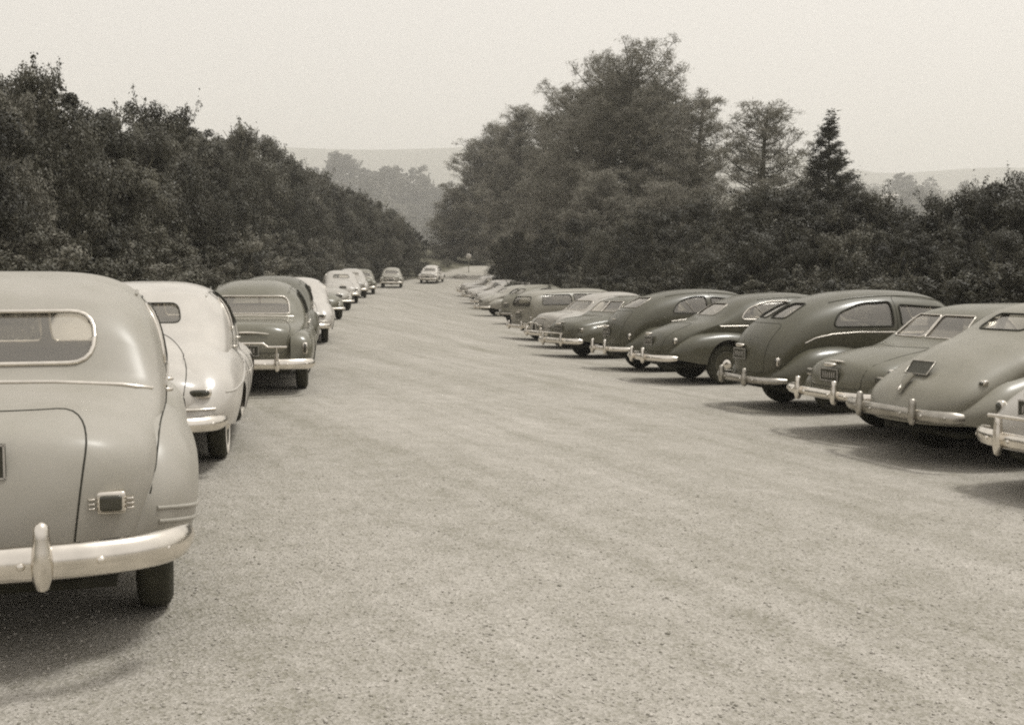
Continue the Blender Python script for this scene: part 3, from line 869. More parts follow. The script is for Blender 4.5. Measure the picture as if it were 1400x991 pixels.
# L3: notchback of around 1950 with separate rear fenders
tb = dict(
    top=[(-1.16, .90), (-1.0, .99), (-.75, 1.03), (-.35, 1.055), (-.1, 1.08), (.1, 1.20), (.32, 1.40), (.6, 1.53), (1.0, 1.60), (1.4, 1.62), (1.8, 1.59), (2.08, 1.50), (2.4, 1.20), (2.55, 1.10), (3.1, 1.06), (3.6, .98), (3.9, .9)],
    belt=[(-1.16, .66), (-.7, .80), (-.2, .92), (.2, 1.0), (1.2, 1.02), (2.4, 1.0), (3.1, .88), (3.9, .75)],
    w=[(-1.16, .64), (-.8, .70), (-.4, .76), (.1, .79), (.8, .82), (2.2, .82), (2.8, .77), (3.9, .70)],
    n=[(-1.16, 2.8), (-.3, 2.7), (.3, 2.8), (1.0, 3.0), (2.1, 3.0), (2.6, 2.4), (3.9, 2.3)],
    tum=[(-1.16, 0), (-.2, .0), (.2, .08), (.6, .11), (2.2, .12), (2.6, 0), (3.9, 0)],
    zb=[(-1.16, .48), (-.6, .42), (.6, .28), (3, .28), (3.9, .4)],
    rr=(.42, 2.4, .22, 2.2), fr=(.4, 2.4, .3, 2.2), zend=.56)
K_L3 = dict(body=tb, rf=dict(x0=-1.08, x1=1.0, z=[(-1.08, .86), (-.5, .92), (.2, .93), (1.0, .86)], y=[(-1.08, .90), (-.4, .925), (.3, .935), (1.0, .91)], yin=.60,
                             zlo=[(-1.08, .50), (-.4, .40), (.5, .31), (1.0, .28)], r0=(.28, 2.4), r1=(.6, 1.8), tuck=.04, m=2.5, open=True, rad=.36),
            ff=cp(FF, x0=1.5, x1=3.85, z=[(1.5, .85), (2.4, .93), (3.3, .94), (3.85, .84)], y=[(1.5, .92), (3.0, .94), (3.85, .86)], r0=(.4, 2), r1=(.45, 2.2)),
            rear_windows=[dict(poly=[(-.56, 1.115), (.56, 1.115), (.53, 1.37), (-.53, 1.37)], r=[.03, .03, .15, .15], fr=.011)],
            side_windows=[dict(poly=[(.46, 1.12), (.95, 1.11), (.95, 1.43), (.62, 1.38)], r=[.05, .05, .05, .14]), dict(poly=[(1.02, 1.11), (1.52, 1.11), (1.52, 1.46), (1.02, 1.44)], r=.06),
                          dict(poly=[(1.60, 1.11), (2.12, 1.11), (1.95, 1.42), (1.60, 1.46)], r=.06)],
            wind=[dict(poly=[(-.56, 1.17), (-.015, 1.17), (-.015, 1.46), (-.46, 1.46)], r=.05), dict(poly=[(.56, 1.17), (.015, 1.17), (.015, 1.46), (.46, 1.46)], r=.05)],
            doors=[dict(poly=[(.70, .36), (1.545, .34), (1.545, 1.50), (.80, 1.50)], r=.07, handle=(.84, .96)), dict(poly=[(1.575, .34), (2.38, .36), (2.38, 1.03), (2.05, 1.48), (1.575, 1.50)], r=.07, handle=(1.68, .96))],
            lids=[dict(poly=[(-.52, .60), (.52, .60), (.60, .96), (.5, 1.04), (-.5, 1.04), (-.60, .96)], r=.07, lim=-.2)],
            mould=[dict(pts=[(.2, 1.06), (2.3, 1.06)], r=.009)], rmould=[dict(pts=[(-.62, 1.075), (0, 1.09), (.62, 1.075)], r=.012)],
            bump=dict(x=-1.33, half=.90, z=.455, h=.15, wrap=.28, guards=(-.42, .42), gh=.95, bar=False),
            tail=[dict(y=.80, z=.66, w=.045, h=.14)], plate=dict(z=.635, y=.0, mount=False), handles=[dict(w=.30, z=.855, arc=.02, r=.018)], drip=True, dripx=(.5, 2.1), fseam_line=True)
def l3_extra(root, rear_pt, side_pt, mat):
    mb = MB(); x = -1.40
    pts = [(x, -.56, .70), (x, -.30, .70), (x, -.24, .75), (x, .24, .75), (x, .30, .70), (x, .56, .70)]
    mb.tube(densify(pts, .05, False), .016, 8)
    mb.tube([(x, -.42, .50), (x, -.42, .70)], .018, 8); mb.tube([(x, .42, .50), (x, .42, .70)], .018, 8)
    mb.build('guard_bar', M_chrome, root)
K_L3['extra'] = l3_extra

# fastback two-door (dark one of the right row)
fb = dict(
    top=[(-1.06, .80), (-.98, .98), (-.90, 1.10), (-.75, 1.25), (-.55, 1.39), (-.30, 1.51), (.05, 1.61), (.45, 1.675), (.95, 1.70), (1.4, 1.68), (1.72, 1.62), (1.92, 1.50), (2.17, 1.24), (2.27, 1.16), (2.9, 1.12), (3.5, 1.02), (3.85, .9)],
    belt=[(-1.06, .60), (-.85, .78), (-.5, .98), (-.1, 1.09), (.3, 1.12), (1.2, 1.13), (2.2, 1.08), (3.1, .95), (3.85, .75)],
    w=[(-1.06, .62), (-.8, .67), (-.4, .72), (.1, .77), (.8, .80), (1.5, .80), (1.95, .78), (2.45, .64), (3.0, .48), (3.85, .32)],
    n=[(-1.06, 2.3), (-.2, 2.5), (.3, 2.9), (1.0, 3.3), (2.1, 3.2), (2.6, 2.4), (3.85, 2.3)],
    tum=[(-1.06, .0), (-.4, .03), (.2, .08), (.8, .09), (2.2, .10), (2.6, 0), (3.85, 0)],
    zb=[(-1.06, .44), (-.6, .42), (0, .36), (.6, .30), (2.8, .30), (3.85, .42)],
    rr=(.36, 2.2, .14, 2.0), fr=(.30, 2.2, .25, 2.2), zend=.50)
K_FB = dict(lower=.20, body=fb, rf=dict(x0=-.94, x1=.92, z=[(-.94, .74), (-.5, .91), (-.05, .97), (.35, .92), (.92, .72)], y=[(-.94, .88), (-.3, .97), (.3, .98), (.92, .92)], yin=.50,
                             zlo=[(-.94, .46), (-.4, .34), (.4, .32), (.92, .30)], r0=(.55, 2.0), r1=(.7, 1.7), tuck=.03, m=2.5, open=False,
                             trim=[dict(pts=[(-.6, .60), (.3, .72), (.9, .80)], r=.005, m='dull')]),
            ff=dict(FF, x1=3.65), wb=2.78,
            rear_windows=[dict(poly=[(-.37, 1.31), (-.03, 1.31), (-.03, 1.515), (-.31, 1.515)], r=.07, frame='rubber'), dict(poly=[(.37, 1.31), (.03, 1.31), (.03, 1.515), (.31, 1.515)], r=.07, frame='rubber')],
            side_windows=[dict(poly=[(-.08, 1.20), (.86, 1.20), (.86, 1.54), (.40, 1.52), (.02, 1.38)], r=[.08, .05, .05, .14, .14], fr=.013), dict(poly=[(.99, 1.20), (1.90, 1.19), (1.74, 1.45), (.98, 1.50)], r=.06, fr=.013)],
            doors=[dict(poly=[(.925, .36), (2.08, .38), (2.08, 1.12), (1.78, 1.54), (.925, 1.62)], r=.07, handle=(1.03, 1.06))],
            lids=[dict(poly=[(-.42, .56), (.42, .56), (.45, 1.24), (-.45, 1.24)], r=[.05, .05, .1, .1], lim=.2)],
            mould=[dict(pts=[(-.50, .98), (-.35, 1.05), (-.1, 1.10), (.3, 1.125), (2.1, 1.10)], r=.011)],
            bump=dict(x=-1.20, half=.80, z=.47, h=.10, wrap=.36, guards=(-.34, .34), gh=.9), bmat=M_dullchrome,
            tail=[dict(y=.60, z=.72, w=.05, h=.10)], plate=dict(z=.80, y=.16), dripx=(.0, 1.9), driph=.86, fseam_line=True)

# notch coupe with hub cap showing
cb = dict(
    top=[(-1.20, .78), (-1.05, .90), (-.8, 1.0), (-.5, 1.09), (-.25, 1.13), (-.08, 1.20), (.15, 1.36), (.45, 1.50), (.85, 1.58), (1.4, 1.61), (1.85, 1.575), (2.15, 1.48), (2.45, 1.2), (2.58, 1.12), (3.1, 1.08), (3.6, .98), (3.95, .88)],
    belt=[(-1.20, .60), (-.8, .76), (-.4, .94), (-.05, 1.05), (1.2, 1.07), (2.4, 1.04), (3.1, .92), (3.95, .75)],
    w=[(-1.20, .58), (-.8, .66), (-.4, .70), (.1, .76), (.8, .80), (1.5, .80), (2.2, .78), (2.7, .66), (3.2, .50), (3.95, .32)],
    n=[(-1.20, 2.2), (-.2, 2.2), (.2, 2.7), (.8, 3.2), (2.1, 3.1), (2.6, 2.4), (3.95, 2.3)],
    tum=[(-1.20, .0), (-.3, .02), (.1, .08), (.5, .10), (2.2, .11), (2.6, 0), (3.95, 0)],
    zb=[(-1.20, .44), (-.6, .42), (0, .36), (.6, .30), (2.8, .30), (3.95, .42)],
    rr=(.50, 2.2, .22, 2.0), fr=(.30, 2.2, .25, 2.2), zend=.50)
K_CP = dict(lower=.20, body=cb, rf=dict(x0=-1.02, x1=.90, z=[(-1.02, .78), (-.5, .90), (0, .95), (.5, .90), (.90, .76)], y=[(-1.02, .88), (-.3, .94), (.3, .95), (.90, .92)], yin=.52,
                             zlo=[(-1.02, .46), (-.4, .36), (.4, .33), (.90, .30)], r0=(.55, 2.1), r1=(.5, 1.9), tuck=.03, m=2.6, open=True, rad=.42),
            ff=FF, wb=2.95,
            rear_windows=[dict(poly=[(-.40, 1.205), (.40, 1.205), (.33, 1.415), (-.33, 1.415)], r=.09, frame='dull', fr=.008)],
            side_windows=[dict(poly=[(.28, 1.14), (1.26, 1.13), (1.26, 1.46), (.82, 1.45), (.44, 1.32)], r=[.1, .05, .03, .2, .16], frame='chrome', bars=[[(.62, 1.38), (.78, 1.14)]]),
                          dict(poly=[(1.33, 1.13), (2.14, 1.12), (1.98, 1.39), (1.33, 1.45)], r=.06, frame='chrome')],
            wind=[dict(poly=[(-.56, 1.18), (-.03, 1.18), (-.03, 1.45), (-.44, 1.45)], r=.05), dict(poly=[(.56, 1.18), (.03, 1.18), (.03, 1.45), (.44, 1.45)], r=.05)],
            doors=[dict(poly=[(1.28, .36), (2.36, .38), (2.36, 1.08), (2.04, 1.49), (1.28, 1.53)], r=.07, handle=(1.36, 1.02))],
            lids=[dict(poly=[(-.42, .58), (.42, .58), (.46, 1.07), (-.46, 1.07)], r=[.05, .05, .12, .12], lim=.1)],
            mould=[dict(pts=[(-.1, 1.02), (1.25, 1.03), (2.35, 1.03)], r=.012)],
            bump=dict(x=-1.32, half=.86, z=.47, h=.12, wrap=.34, guards=(-.26, .26), gh=1.0), dripx=(.7, 2.1),
            tail=[dict(y=.60, z=.76, w=.05, h=.08)], plate=dict(z=.76, y=-.0), fseam_line=True)

# long deck car with broad divided rear glass
lb = dict(
    top=[(-1.30, .84), (-1.15, .92), (-.9, .99), (-.6, 1.05), (-.2, 1.09), (.0, 1.14), (.14, 1.24), (.34, 1.43), (.54, 1.51), (.95, 1.56), (1.7, 1.56), (2.0, 1.52), (2.2, 1.42), (2.45, 1.18), (2.58, 1.10), (3.1, 1.06), (3.6, .98), (3.95, .88)],
    belt=[(-1.30, .68), (-.8, .78), (-.3, .90), (-.1, .98), (.2, 1.05), (1.2, 1.06), (2.4, 1.03), (3.1, .9), (3.95, .75)],
    w=[(-1.30, .66), (-.8, .74), (-.4, .78), (.1, .81), (.8, .83), (1.5, .83), (2.2, .81), (2.7, .74), (3.95, .55)],
    n=[(-1.30, 2.4), (-.2, 2.3), (.15, 2.8), (.5, 3.2), (2.1, 3.0), (2.6, 2.4), (3.95, 2.3)],
    tum=[(-1.30, .0), (-.05, .03), (.3, .08), (2.2, .10), (2.6, 0), (3.95, 0)],
    zb=[(-1.30, .50), (-.6, .42), (0, .36), (.6, .30), (2.8, .30), (3.95, .42)],
    rr=(.42, 2.4, .18, 2.2), fr=(.30, 2.2, .25, 2.2), zend=.56)
K_LD = dict(lower=.12, body=lb, rf=dict(x0=-1.18, x1=1.1, z=[(-1.18, .84), (-.5, .93), (.2, .96), (1.1, .84)], y=[(-1.18, .88), (-.3, .94), (.3, .96), (1.1, .92)], yin=.55,
                             zlo=[(-1.18, .48), (-.4, .38), (.4, .33), (1.1, .30)], r0=(.5, 2.2), r1=(.8, 1.8), tuck=.03, m=2.2, open=False),
            ff=FF, wb=2.95,
            rear_windows=[dict(poly=[(-.60, 1.17), (-.012, 1.17), (-.012, 1.43), (-.50, 1.43)], r=.04, frame='chrome', fr=.009), dict(poly=[(.60, 1.17), (.012, 1.17), (.012, 1.43), (.50, 1.43)], r=.04, frame='chrome', fr=.009)],
            side_windows=[dict(poly=[(.28, 1.17), (.80, 1.16), (.70, 1.41), (.47, 1.41)], r=.05, frame='dull'),
                          dict(poly=[(1.33, 1.13), (2.14, 1.12), (1.98, 1.38), (1.33, 1.44)], r=.06, frame='chrome')],
            wind=[dict(poly=[(-.56, 1.17), (-.03, 1.17), (-.03, 1.42), (-.46, 1.42)], r=.05), dict(poly=[(.56, 1.17), (.03, 1.17), (.03, 1.42), (.46, 1.42)], r=.05)],
            doors=[dict(poly=[(1.28, .36), (2.36, .38), (2.36, 1.06), (2.04, 1.46), (1.28, 1.49)], r=.07, handle=(1.36, 1.0))],
            lids=[dict(poly=[(-.48, .62), (.48, .62), (.52, 1.07), (-.52, 1.07)], r=[.05, .05, .12, .12], lim=.15)],
            bump=dict(x=-1.44, half=.84, z=.55, h=.11, wrap=.28, guards=(-.36, .36), gh=1.0), dripx=(.95, 2.1),
            tail=[dict(y=.66, z=.74, w=.15, h=.05, kind='box')], plate=dict(z=.76, y=0), handles=[dict(w=.14, z=.90, r=.02)], fseam_line=False)

# J1: pale sloping back of about 1940
jb = dict(
    top=[(-1.16, .64), (-1.02, .78), (-.8, .93), (-.5, 1.10), (-.15, 1.23), (.1, 1.31), (.32, 1.42), (.55, 1.55), (.85, 1.62), (1.4, 1.65), (1.85, 1.62), (2.15, 1.52), (2.45, 1.24), (2.58, 1.15), (3.1, 1.1), (3.6, 1.0), (3.95, .9)],
    belt=[(-1.16, .56), (-.85, .66), (-.4, .84), (-.05, 1.02), (.35, 1.12), (1.4, 1.13), (2.5, 1.08), (3.1, .95), (3.95, .75)],
    w=[(-1.16, .70), (-.8, .74), (-.4, .76), (.1, .79), (.8, .80), (1.5, .80), (2.2, .78), (2.7, .66), (3.2, .50), (3.95, .32)],
    n=[(-1.16, 2.2), (.1, 2.2), (.5, 2.8), (1.0, 3.3), (2.1, 3.2), (2.6, 2.4), (3.95, 2.3)],
    tum=[(-1.16, .0), (0, .03), (.6, .06), (1.0, .09), (2.2, .10), (2.6, 0), (3.95, 0)],
    zb=[(-1.16, .44), (-.6, .42), (0, .36), (.6, .30), (2.8, .30), (3.95, .42)],
    rr=(.46, 2.2, .20, 2.0), fr=(.30, 2.2, .25, 2.2), zend=.50)
def j1_extra(root, rear_pt, side_pt, mat):
    mb = MB(); p = rear_pt(-.05, 1.0, .03)
    # turned up plate bracket, lamp and latch on the slope of the tail
    mb = MB(); n = Vector((-.75, 0, .66)); c = rear_pt(0, .93, .045)
    ax_ = Vector((.66, 0, .75)); ay = Vector((0, 1, 0))
    V = []
    for k in (-1, 1):
        for (i, j) in ((-1, -1), (1, -1), (1, 1), (-1, 1)): V.append(c + ay*i*.17 + ax_*j*.085 + n*k*.006)
    mb.add(V, [(0, 1, 2, 3), (7, 6, 5, 4), (0, 4, 5, 1), (1, 5, 6, 2), (2, 6, 7, 3), (3, 7, 4, 0)])
    o = mb.build('licence_plate', M_plate, root, smooth=False)
    mb = MB(); ring = [c + n*.008 + ay*i*.17 + ax_*j*.085 for (i, j) in ((-1, -1), (1, -1), (1, 1), (-1, 1), (-1, -1))]
    mb.tube(ring, .008, 6); mb.build('plate_border', M_dullchrome, o)
    mb = MB(); a, b_, d = rear_pt(0, .86, .05), rear_pt(0, .78, .04), rear_pt(0, .70, .02)
    mb.tube([a, b_, d], [.055, .045, .02], 10, flat=(1, .5)); mb.build('trunk_latch', mat, root)
    mb = MB(); mb.tube([rear_pt(.06, .74, .03), rear_pt(.0, .77, .05), rear_pt(-.0, .72, .05)], .012, 8); mb.build('trunk_handle', M_chrome, root)
K_J1 = dict(lower=.14, body=jb, rf=dict(x0=-.95, x1=1.15, z=[(-.95, .72), (-.4, .90), (.1, 1.0), (.5, .98), (1.15, .78)], y=[(-.95, .88), (-.3, .95), (.3, .97), (1.15, .90)], yin=.52,
                             zlo=[(-.95, .48), (-.4, .36), (.4, .33), (1.15, .30)], r0=(.6, 2.1), r1=(.8, 1.6), tuck=.03, m=2.4, open=False),
            ff=FF, wb=2.95, rear_windows=[dict(poly=[(-.34, 1.34), (.34, 1.34), (.30, 1.50), (-.30, 1.50)], r=.07, frame='rubber')],
            side_windows=[dict(poly=[(.38, 1.22), (.86, 1.20), (.86, 1.51), (.66, 1.49), (.48, 1.38)], r=[.06, .05, .05, .12, .12], fr=.013), dict(poly=[(.95, 1.20), (2.14, 1.19), (1.98, 1.46), (.95, 1.52)], r=.06, fr=.013)],
            doors=[dict(poly=[(.905, .36), (2.36, .38), (2.36, 1.10), (2.04, 1.52), (.905, 1.57)], r=.07, handle=(1.0, 1.06))],
            bump=dict(x=-1.22, half=.84, z=.54, h=.13, wrap=.22, guards=(-.42, .42), gh=.95), bmat=M_dullchrome,
            tail=[dict(y=.70, z=.86, w=.05, h=.035)], plate=None, extra=j1_extra, dripx=(.6, 2.1), fseam_line=False)
K_J0 = dict(K_J1, bmat=M_chrome, extra=None, bump=dict(x=-1.13, half=.84, z=.50, h=.15, wrap=.30, guards=(-.36, .36), gh=1.3, bar=True), plate=dict(z=.78, y=.10), tail=[dict(y=.66, z=.74, w=.06, h=.10)])
K_J5 = dict(K_FB, bmat=M_chrome, rear_windows=[dict(poly=[(-.42, 1.31), (.42, 1.31), (.35, 1.515), (-.35, 1.515)], r=.09, frame='dull')],
            side_windows=[dict(poly=[(.02, 1.20), (.82, 1.20), (.82, 1.54), (.50, 1.53), (.18, 1.42)], r=[.1, .05, .05, .2, .2], bars=[[(.36, 1.44), (.52, 1.22)]]), dict(poly=[(.93, 1.20), (1.90, 1.19), (1.74, 1.46), (.93, 1.53)], r=.06)],
            mould=[dict(pts=[(.0, 1.03), (.4, 1.08), (2.1, 1.08)], r=.013), dict(pts=[(-.5, .70), (.1, .72)], r=.012)], bump=dict(x=-1.24, half=.84, z=.47, h=.10, wrap=.32, guards=(-.32, .32), gh=1.1), handles=[dict(w=.12, z=1.06)])
K_J6 = dict(K_LD, bump=dict(x=-1.44, half=.86, z=.46, h=.15, wrap=.28, guards=(-.40, .40), gh=1.2, bar=True), mould=[dict(pts=[(-.7, .80), (-.3, .86)], r=.02), dict(pts=[(-.2, .56), (1.0, .56)], r=.012)],)

# station wagon / panel bodied car
wb_ = dict(
    top=[(-1.10, 1.22), (-1.02, 1.38), (-.9, 1.50), (-.7, 1.58), (-.3, 1.63), (.6, 1.67), (1.4, 1.68), (1.8, 1.66), (2.1, 1.57), (2.42, 1.27), (2.55, 1.16), (3.0, 1.12), (3.5, 1.04), (3.9, .92)],
    belt=[(-1.10, .96), (-.9, 1.05), (0, 1.10), (1.2, 1.10), (2.4, 1.08), (3.0, .95), (3.9, .75)],
    w=[(-1.10, .72), (-.8, .78), (-.4, .82), (.1, .85), (.8, .88), (1.5, .88), (2.2, .84), (2.7, .66), (3.2, .50), (3.9, .34)],
    n=[(-1.10, 3.4), (.3, 3.6), (2.0, 3.1), (2.5, 2.5), (3.9, 2.3)],
    tum=[(-1.10, .10), (.35, .16), (2.2, .16), (2.6, 0), (3.9, 0)],
    zb=[(-1.10, .44), (-.6, .42), (0, .36), (.6, .30), (2.8, .30), (3.9, .42)],
    rr=(.10, 2.6, .05, 2.4), fr=(.30, 2.2, .25, 2.2), zend=.52)
K_WG = dict(body=wb_, rf=cp(RF, x0=-.98), ff=FF, rear_windows=[dict(poly=[(-.55, 1.12), (.55, 1.12), (.48, 1.42), (-.48, 1.42)], r=.08, frame='rubber')],
            side_windows=[dict(poly=[(-.75, 1.18), (.35, 1.18), (.35, 1.50), (-.65, 1.48)], r=.08), dict(poly=[(.45, 1.18), (.98, 1.18), (.98, 1.51), (.45, 1.51)], r=.06)] + WIN_SEDAN[1:],
            doors=DOORS4, lids=[dict(poly=[(-.60, .60), (.60, .60), (.62, 1.06), (-.62, 1.06)], r=.05, lim=.1)], bump=dict(x=-1.26, half=.86, z=.48, h=.12, wrap=.26, guards=(-.4, .4)), handles=[dict(w=.2, z=.98)],
            plate=dict(z=.80, y=.1), dripx=(-.9, 2.1))
K_SD = dict(lower=.14, body=NOTCH, rf=RF, ff=FF, rear_windows=[dict(poly=[(-.45, 1.28), (.45, 1.28), (.40, 1.46), (-.40, 1.46)], r=.08)], side_windows=WIN_SEDAN, doors=DOORS4,
            lids=[dict(poly=[(-.48, .58), (.48, .58), (.52, 1.06), (-.52, 1.06)], r=.12, lim=-.1)], bump=dict(x=-1.28, half=.87, z=.5, h=.13, wrap=.3), handles=[dict(w=.1, z=1.0)], mould=[dict(pts=[(.1, 1.13), (2.3, 1.10)], r=.011)])
# open low roadster
rb_ = dict(
    top=[(-.85, .66), (-.6, .80), (-.2, .90), (.3, .95), (.9, .97), (1.5, .98), (2.1, .96), (2.8, .90), (3.2, .80)],
    belt=[(-.85, .56), (-.2, .72), (.9, .82), (2.1, .82), (3.2, .66)],
    w=[(-.85, .50), (-.2, .60), (.6, .64), (1.5, .64), (2.2, .50), (3.2, .32)],
    n=[(-.85, 2.2), (3.2, 2.3)], tum=[(-.85, 0), (3.2, 0)], zb=[(-.85, .38), (.6, .28), (3.2, .4)], rr=(.4, 2.2, .2, 2.0), fr=(.2, 2.2, .2, 2.2), zend=.46)
K_RD = dict(body=rb_, wb=2.35, track=.62, wr=.33, cabin=False, wind=[], rf=dict(x0=-.65, x1=.65, z=[(-.65, .66), (0, .84), (.65, .6)], y=[(-.65, .72), (0, .76), (.65, .72)], yin=.45, zlo=[(-.65, .42), (0, .34), (.65, .3)], r0=(.5, 2), r1=(.6, 1.7), tuck=.02, m=2.2, open=True, rad=.37),
            ff=dict(x0=1.3, x1=2.95, z=[(1.3, .5), (2.0, .72), (2.4, .84), (2.95, .7)], y=[(1.3, .72), (2.3, .76), (2.95, .70)], yin=.36, zlo=[(1.3, .3), (2.95, .42)], r0=(.8, 1.6), r1=(.4, 2), tuck=.02, m=2.2),
            bump=dict(x=-.98, half=.66, z=.42, h=.08, wrap=.12, guards=()), hz=.66, hy=.5, plate=dict(z=.62, y=0), tail=[dict(y=.5, z=.60, w=.04, h=.06)], drip=False)

def car_by_wheel(px, py, head, track=.735):
    if head < -20: track = -track      # right row: the left rear tyre is the one seen
    """rear axle centre from where the right rear tyre meets the ground in the photograph"""
    x, y = hit(px, py); h = R(head)
    left = (-math.cos(h), -math.sin(h))
    cx, cy = x + left[0]*track, y + left[1]*track
    return (cx, cy, gz(cx, cy))

CARS = [
 # name, label, kind, px, py, head, paint, gloss, res
 ('sedan', 'large pale grey sedan cut by the left edge, its round tail nearest of all', K_L1, 205, 836, 16, .30, .2, 1.15),
 ('sedan', 'cream white sedan with oval tail lamp and whitewall tyres, second in the left row', K_L2, 296, 628, 10.5, .44, .6, 1.1),
 ('sedan', 'medium grey sedan with wide rear window and chrome wing handle on its trunk', K_L3, 412, 531, 9, .12, .6, 1.0),
 ('sedan', 'dark grey sedan partly hidden beyond the grey sedan with the chrome wing handle', K_SD, 421, 490, 8.5, .07, .5, .8),
 ('sedan', 'white round-roofed sedan just beyond the dark half-hidden sedan of the left row', K_L2, 444, 467.5, 9.5, .42, .5, .8),
 ('roadster', 'dark low open car just beyond the white round-roofed sedan of the left row', K_RD, 463, 436, 20, .14, .4, .6),
 ('roadster', 'light low open car between the dark low car and the broad cream sedan', K_RD, 475, 424, 24, .32, .4, .6),
 ('sedan', 'broad cream sedan with barrel-like tail, first of the three bunched up in the left distance', K_L2, 487, 414, 12, .38, .4, .6),
 ('sedan', 'pale grey sedan squeezed between the broad cream sedan and the darker one beyond', K_SD, 499, 407, 10, .36, .4, .6),
 ('sedan', 'darker grey sedan farthest of the three bunched up in the left distance', K_L3, 511, 402, 8, .16, .4, .6),
 ('sedan', 'grey sedan standing by itself with broad chrome bumper, left of the lone pale one', K_L3, 548, 393.5, 4, .26, .4, .6),
 ('sedan', 'lone pale sedan farthest up the lot beside the low bushes', K_L3, 598, 387.5, -6, .45, .4, .6),
 ('coupe', 'light grey round-tailed car cut by the right edge, with chrome bar between its bumper guards', K_J0, 1470, 662, -71, .34, .5, 1.0),
 ('coupe', 'pale grey coupe with turned-up licence plate and latch on its sloping tail', K_J1, 1283, 612, -70, .21, .35, 1.1),
 ('coupe', 'grey long-deck coupe with broad divided rear glass beside the pale sloping coupe', K_LD, 1206, 583, -70, .12, .45, 1.1),
 ('sedan', 'dark grey fastback sedan with split rear window and covered rear wheel', K_FB, 1072, 550, -73, .075, .5, 1.1),
 ('coupe', 'dark coupe with shiny hubcap in its open rear wheel arch', K_CP, 944, 517, -74, .07, .5, 1.1),
 ('sedan', 'dark humped sedan with single rear window and two bright bumper guards', K_J5, 875, 503, -71, .07, .5, 1.0),
 ('coupe', 'dark long-deck coupe with chrome-edged rear glass and doubled bumper', K_J6, 797, 486, -58, .08, .5, 1.0),
 ('sedan', 'light sedan squeezed between the dark long-deck coupe and the station wagon', K_L3, 768, 473, -62, .34, .4, .8),
 ('station_wagon', 'grey station wagon with upright dark tailgate in the right row', K_WG, 735, 463, -60, .24, .4, .8),
 ('sedan', 'dark-sided round sedan showing its full rear bumper beside the station wagon', K_FB, 700, 442, -42, .17, .4, .8),
 ('sedan', 'low light grey sedan fourth from the far end of the right row', K_CP, 677, 431, -66, .27, .4, .6),
 ('sedan', 'cream car with drooping tail third from the far end of the right row', K_L2, 672, 421, -74, .36, .4, .6),
 ('sedan', 'white car second from the far end of the right row', K_LD, 660, 414, -76, .40, .4, .6),
 ('sedan', 'whitish car at the far end of the right row', K_L3, 648, 405, -76, .40, .4, .6),
]
GR_L = 'cars parked along the left side'; GR_R = 'cars parked nose to the trees on the right'
for nm, lab, K, px, py, hd, v, gl, rs in CARS:
    loc = car_by_wheel(px, py, hd, K.get('track', .735))
    cat = {'station_wagon': 'station wagon'}.get(nm, nm)
    o = make_car(nm, lab, cat, loc, hd, K, v, gl, rs, GR_R if hd < -20 else GR_L)
    # sit on the slope of the ground
    h = R(hd); f = Vector((-math.sin(h), math.cos(h), 0)); wb = K.get('wb', 2.92)
    zf = gz(loc[0] + f.x*wb, loc[1] + f.y*wb)
    lt = Vector((-math.cos(h), -math.sin(h), 0))
    zl = gz(loc[0] + lt.x*.735, loc[1] + lt.y*.735); zr_ = gz(loc[0] - lt.x*.735, loc[1] - lt.y*.735)
    fx = Vector((f.x*wb, f.y*wb, zf - loc[2])).normalized(); ly = Vector((lt.x*1.47, lt.y*1.47, zl - zr_)).normalized()
    up = fx.cross(ly).normalized(); ly = up.cross(fx)
    o.rotation_euler = Matrix((fx, ly, up)).transposed().to_euler()
    print('CAR', nm, [round(c, 2) for c in loc])

# ------------------------------------------------------------------ TREES
def limb(mb, a, b, r0, r1, bend=.15, seg=5, r=None, k=7):
    a = Vector(a); b = Vector(b); d = b - a; L_ = d.length
    off = Vector((r.uniform(-1, 1), r.uniform(-1, 1), r.uniform(-.2, .6)))*L_*bend
    pts = [a + d*t + off*math.sin(math.pi*t) for t in np.linspace(0, 1, seg+1)]
    mb.tube(pts, [r0 + (r1-r0)*t for t in np.linspace(0, 1, seg+1)], k)
    return pts

def leaf_quads(P, size, r, aspect=.55, up=.5, nrm=None):
    n = len(P)
    N_ = r.normal(0, 1, (n, 3)); N_[:, 2] += up
    if nrm is not None: N_ = N_*.62 + nrm*1.1
    N_ /= np.linalg.norm(N_, axis=1, keepdims=True)
    T = np.cross(N_, r.normal(0, 1, (n, 3))); T /= np.linalg.norm(T, axis=1, keepdims=True) + 1e-9
    B = np.cross(N_, T)
    s = size*(.6 + .8*r.random(n))[:, None]
    V = np.stack([P - T*s*.5, P + B*s*aspect*.5, P + T*s*.5, P - B*s*aspect*.5], 1)
    F = np.arange(n*4).reshape(n, 4)
    return V.reshape(-1, 3), F

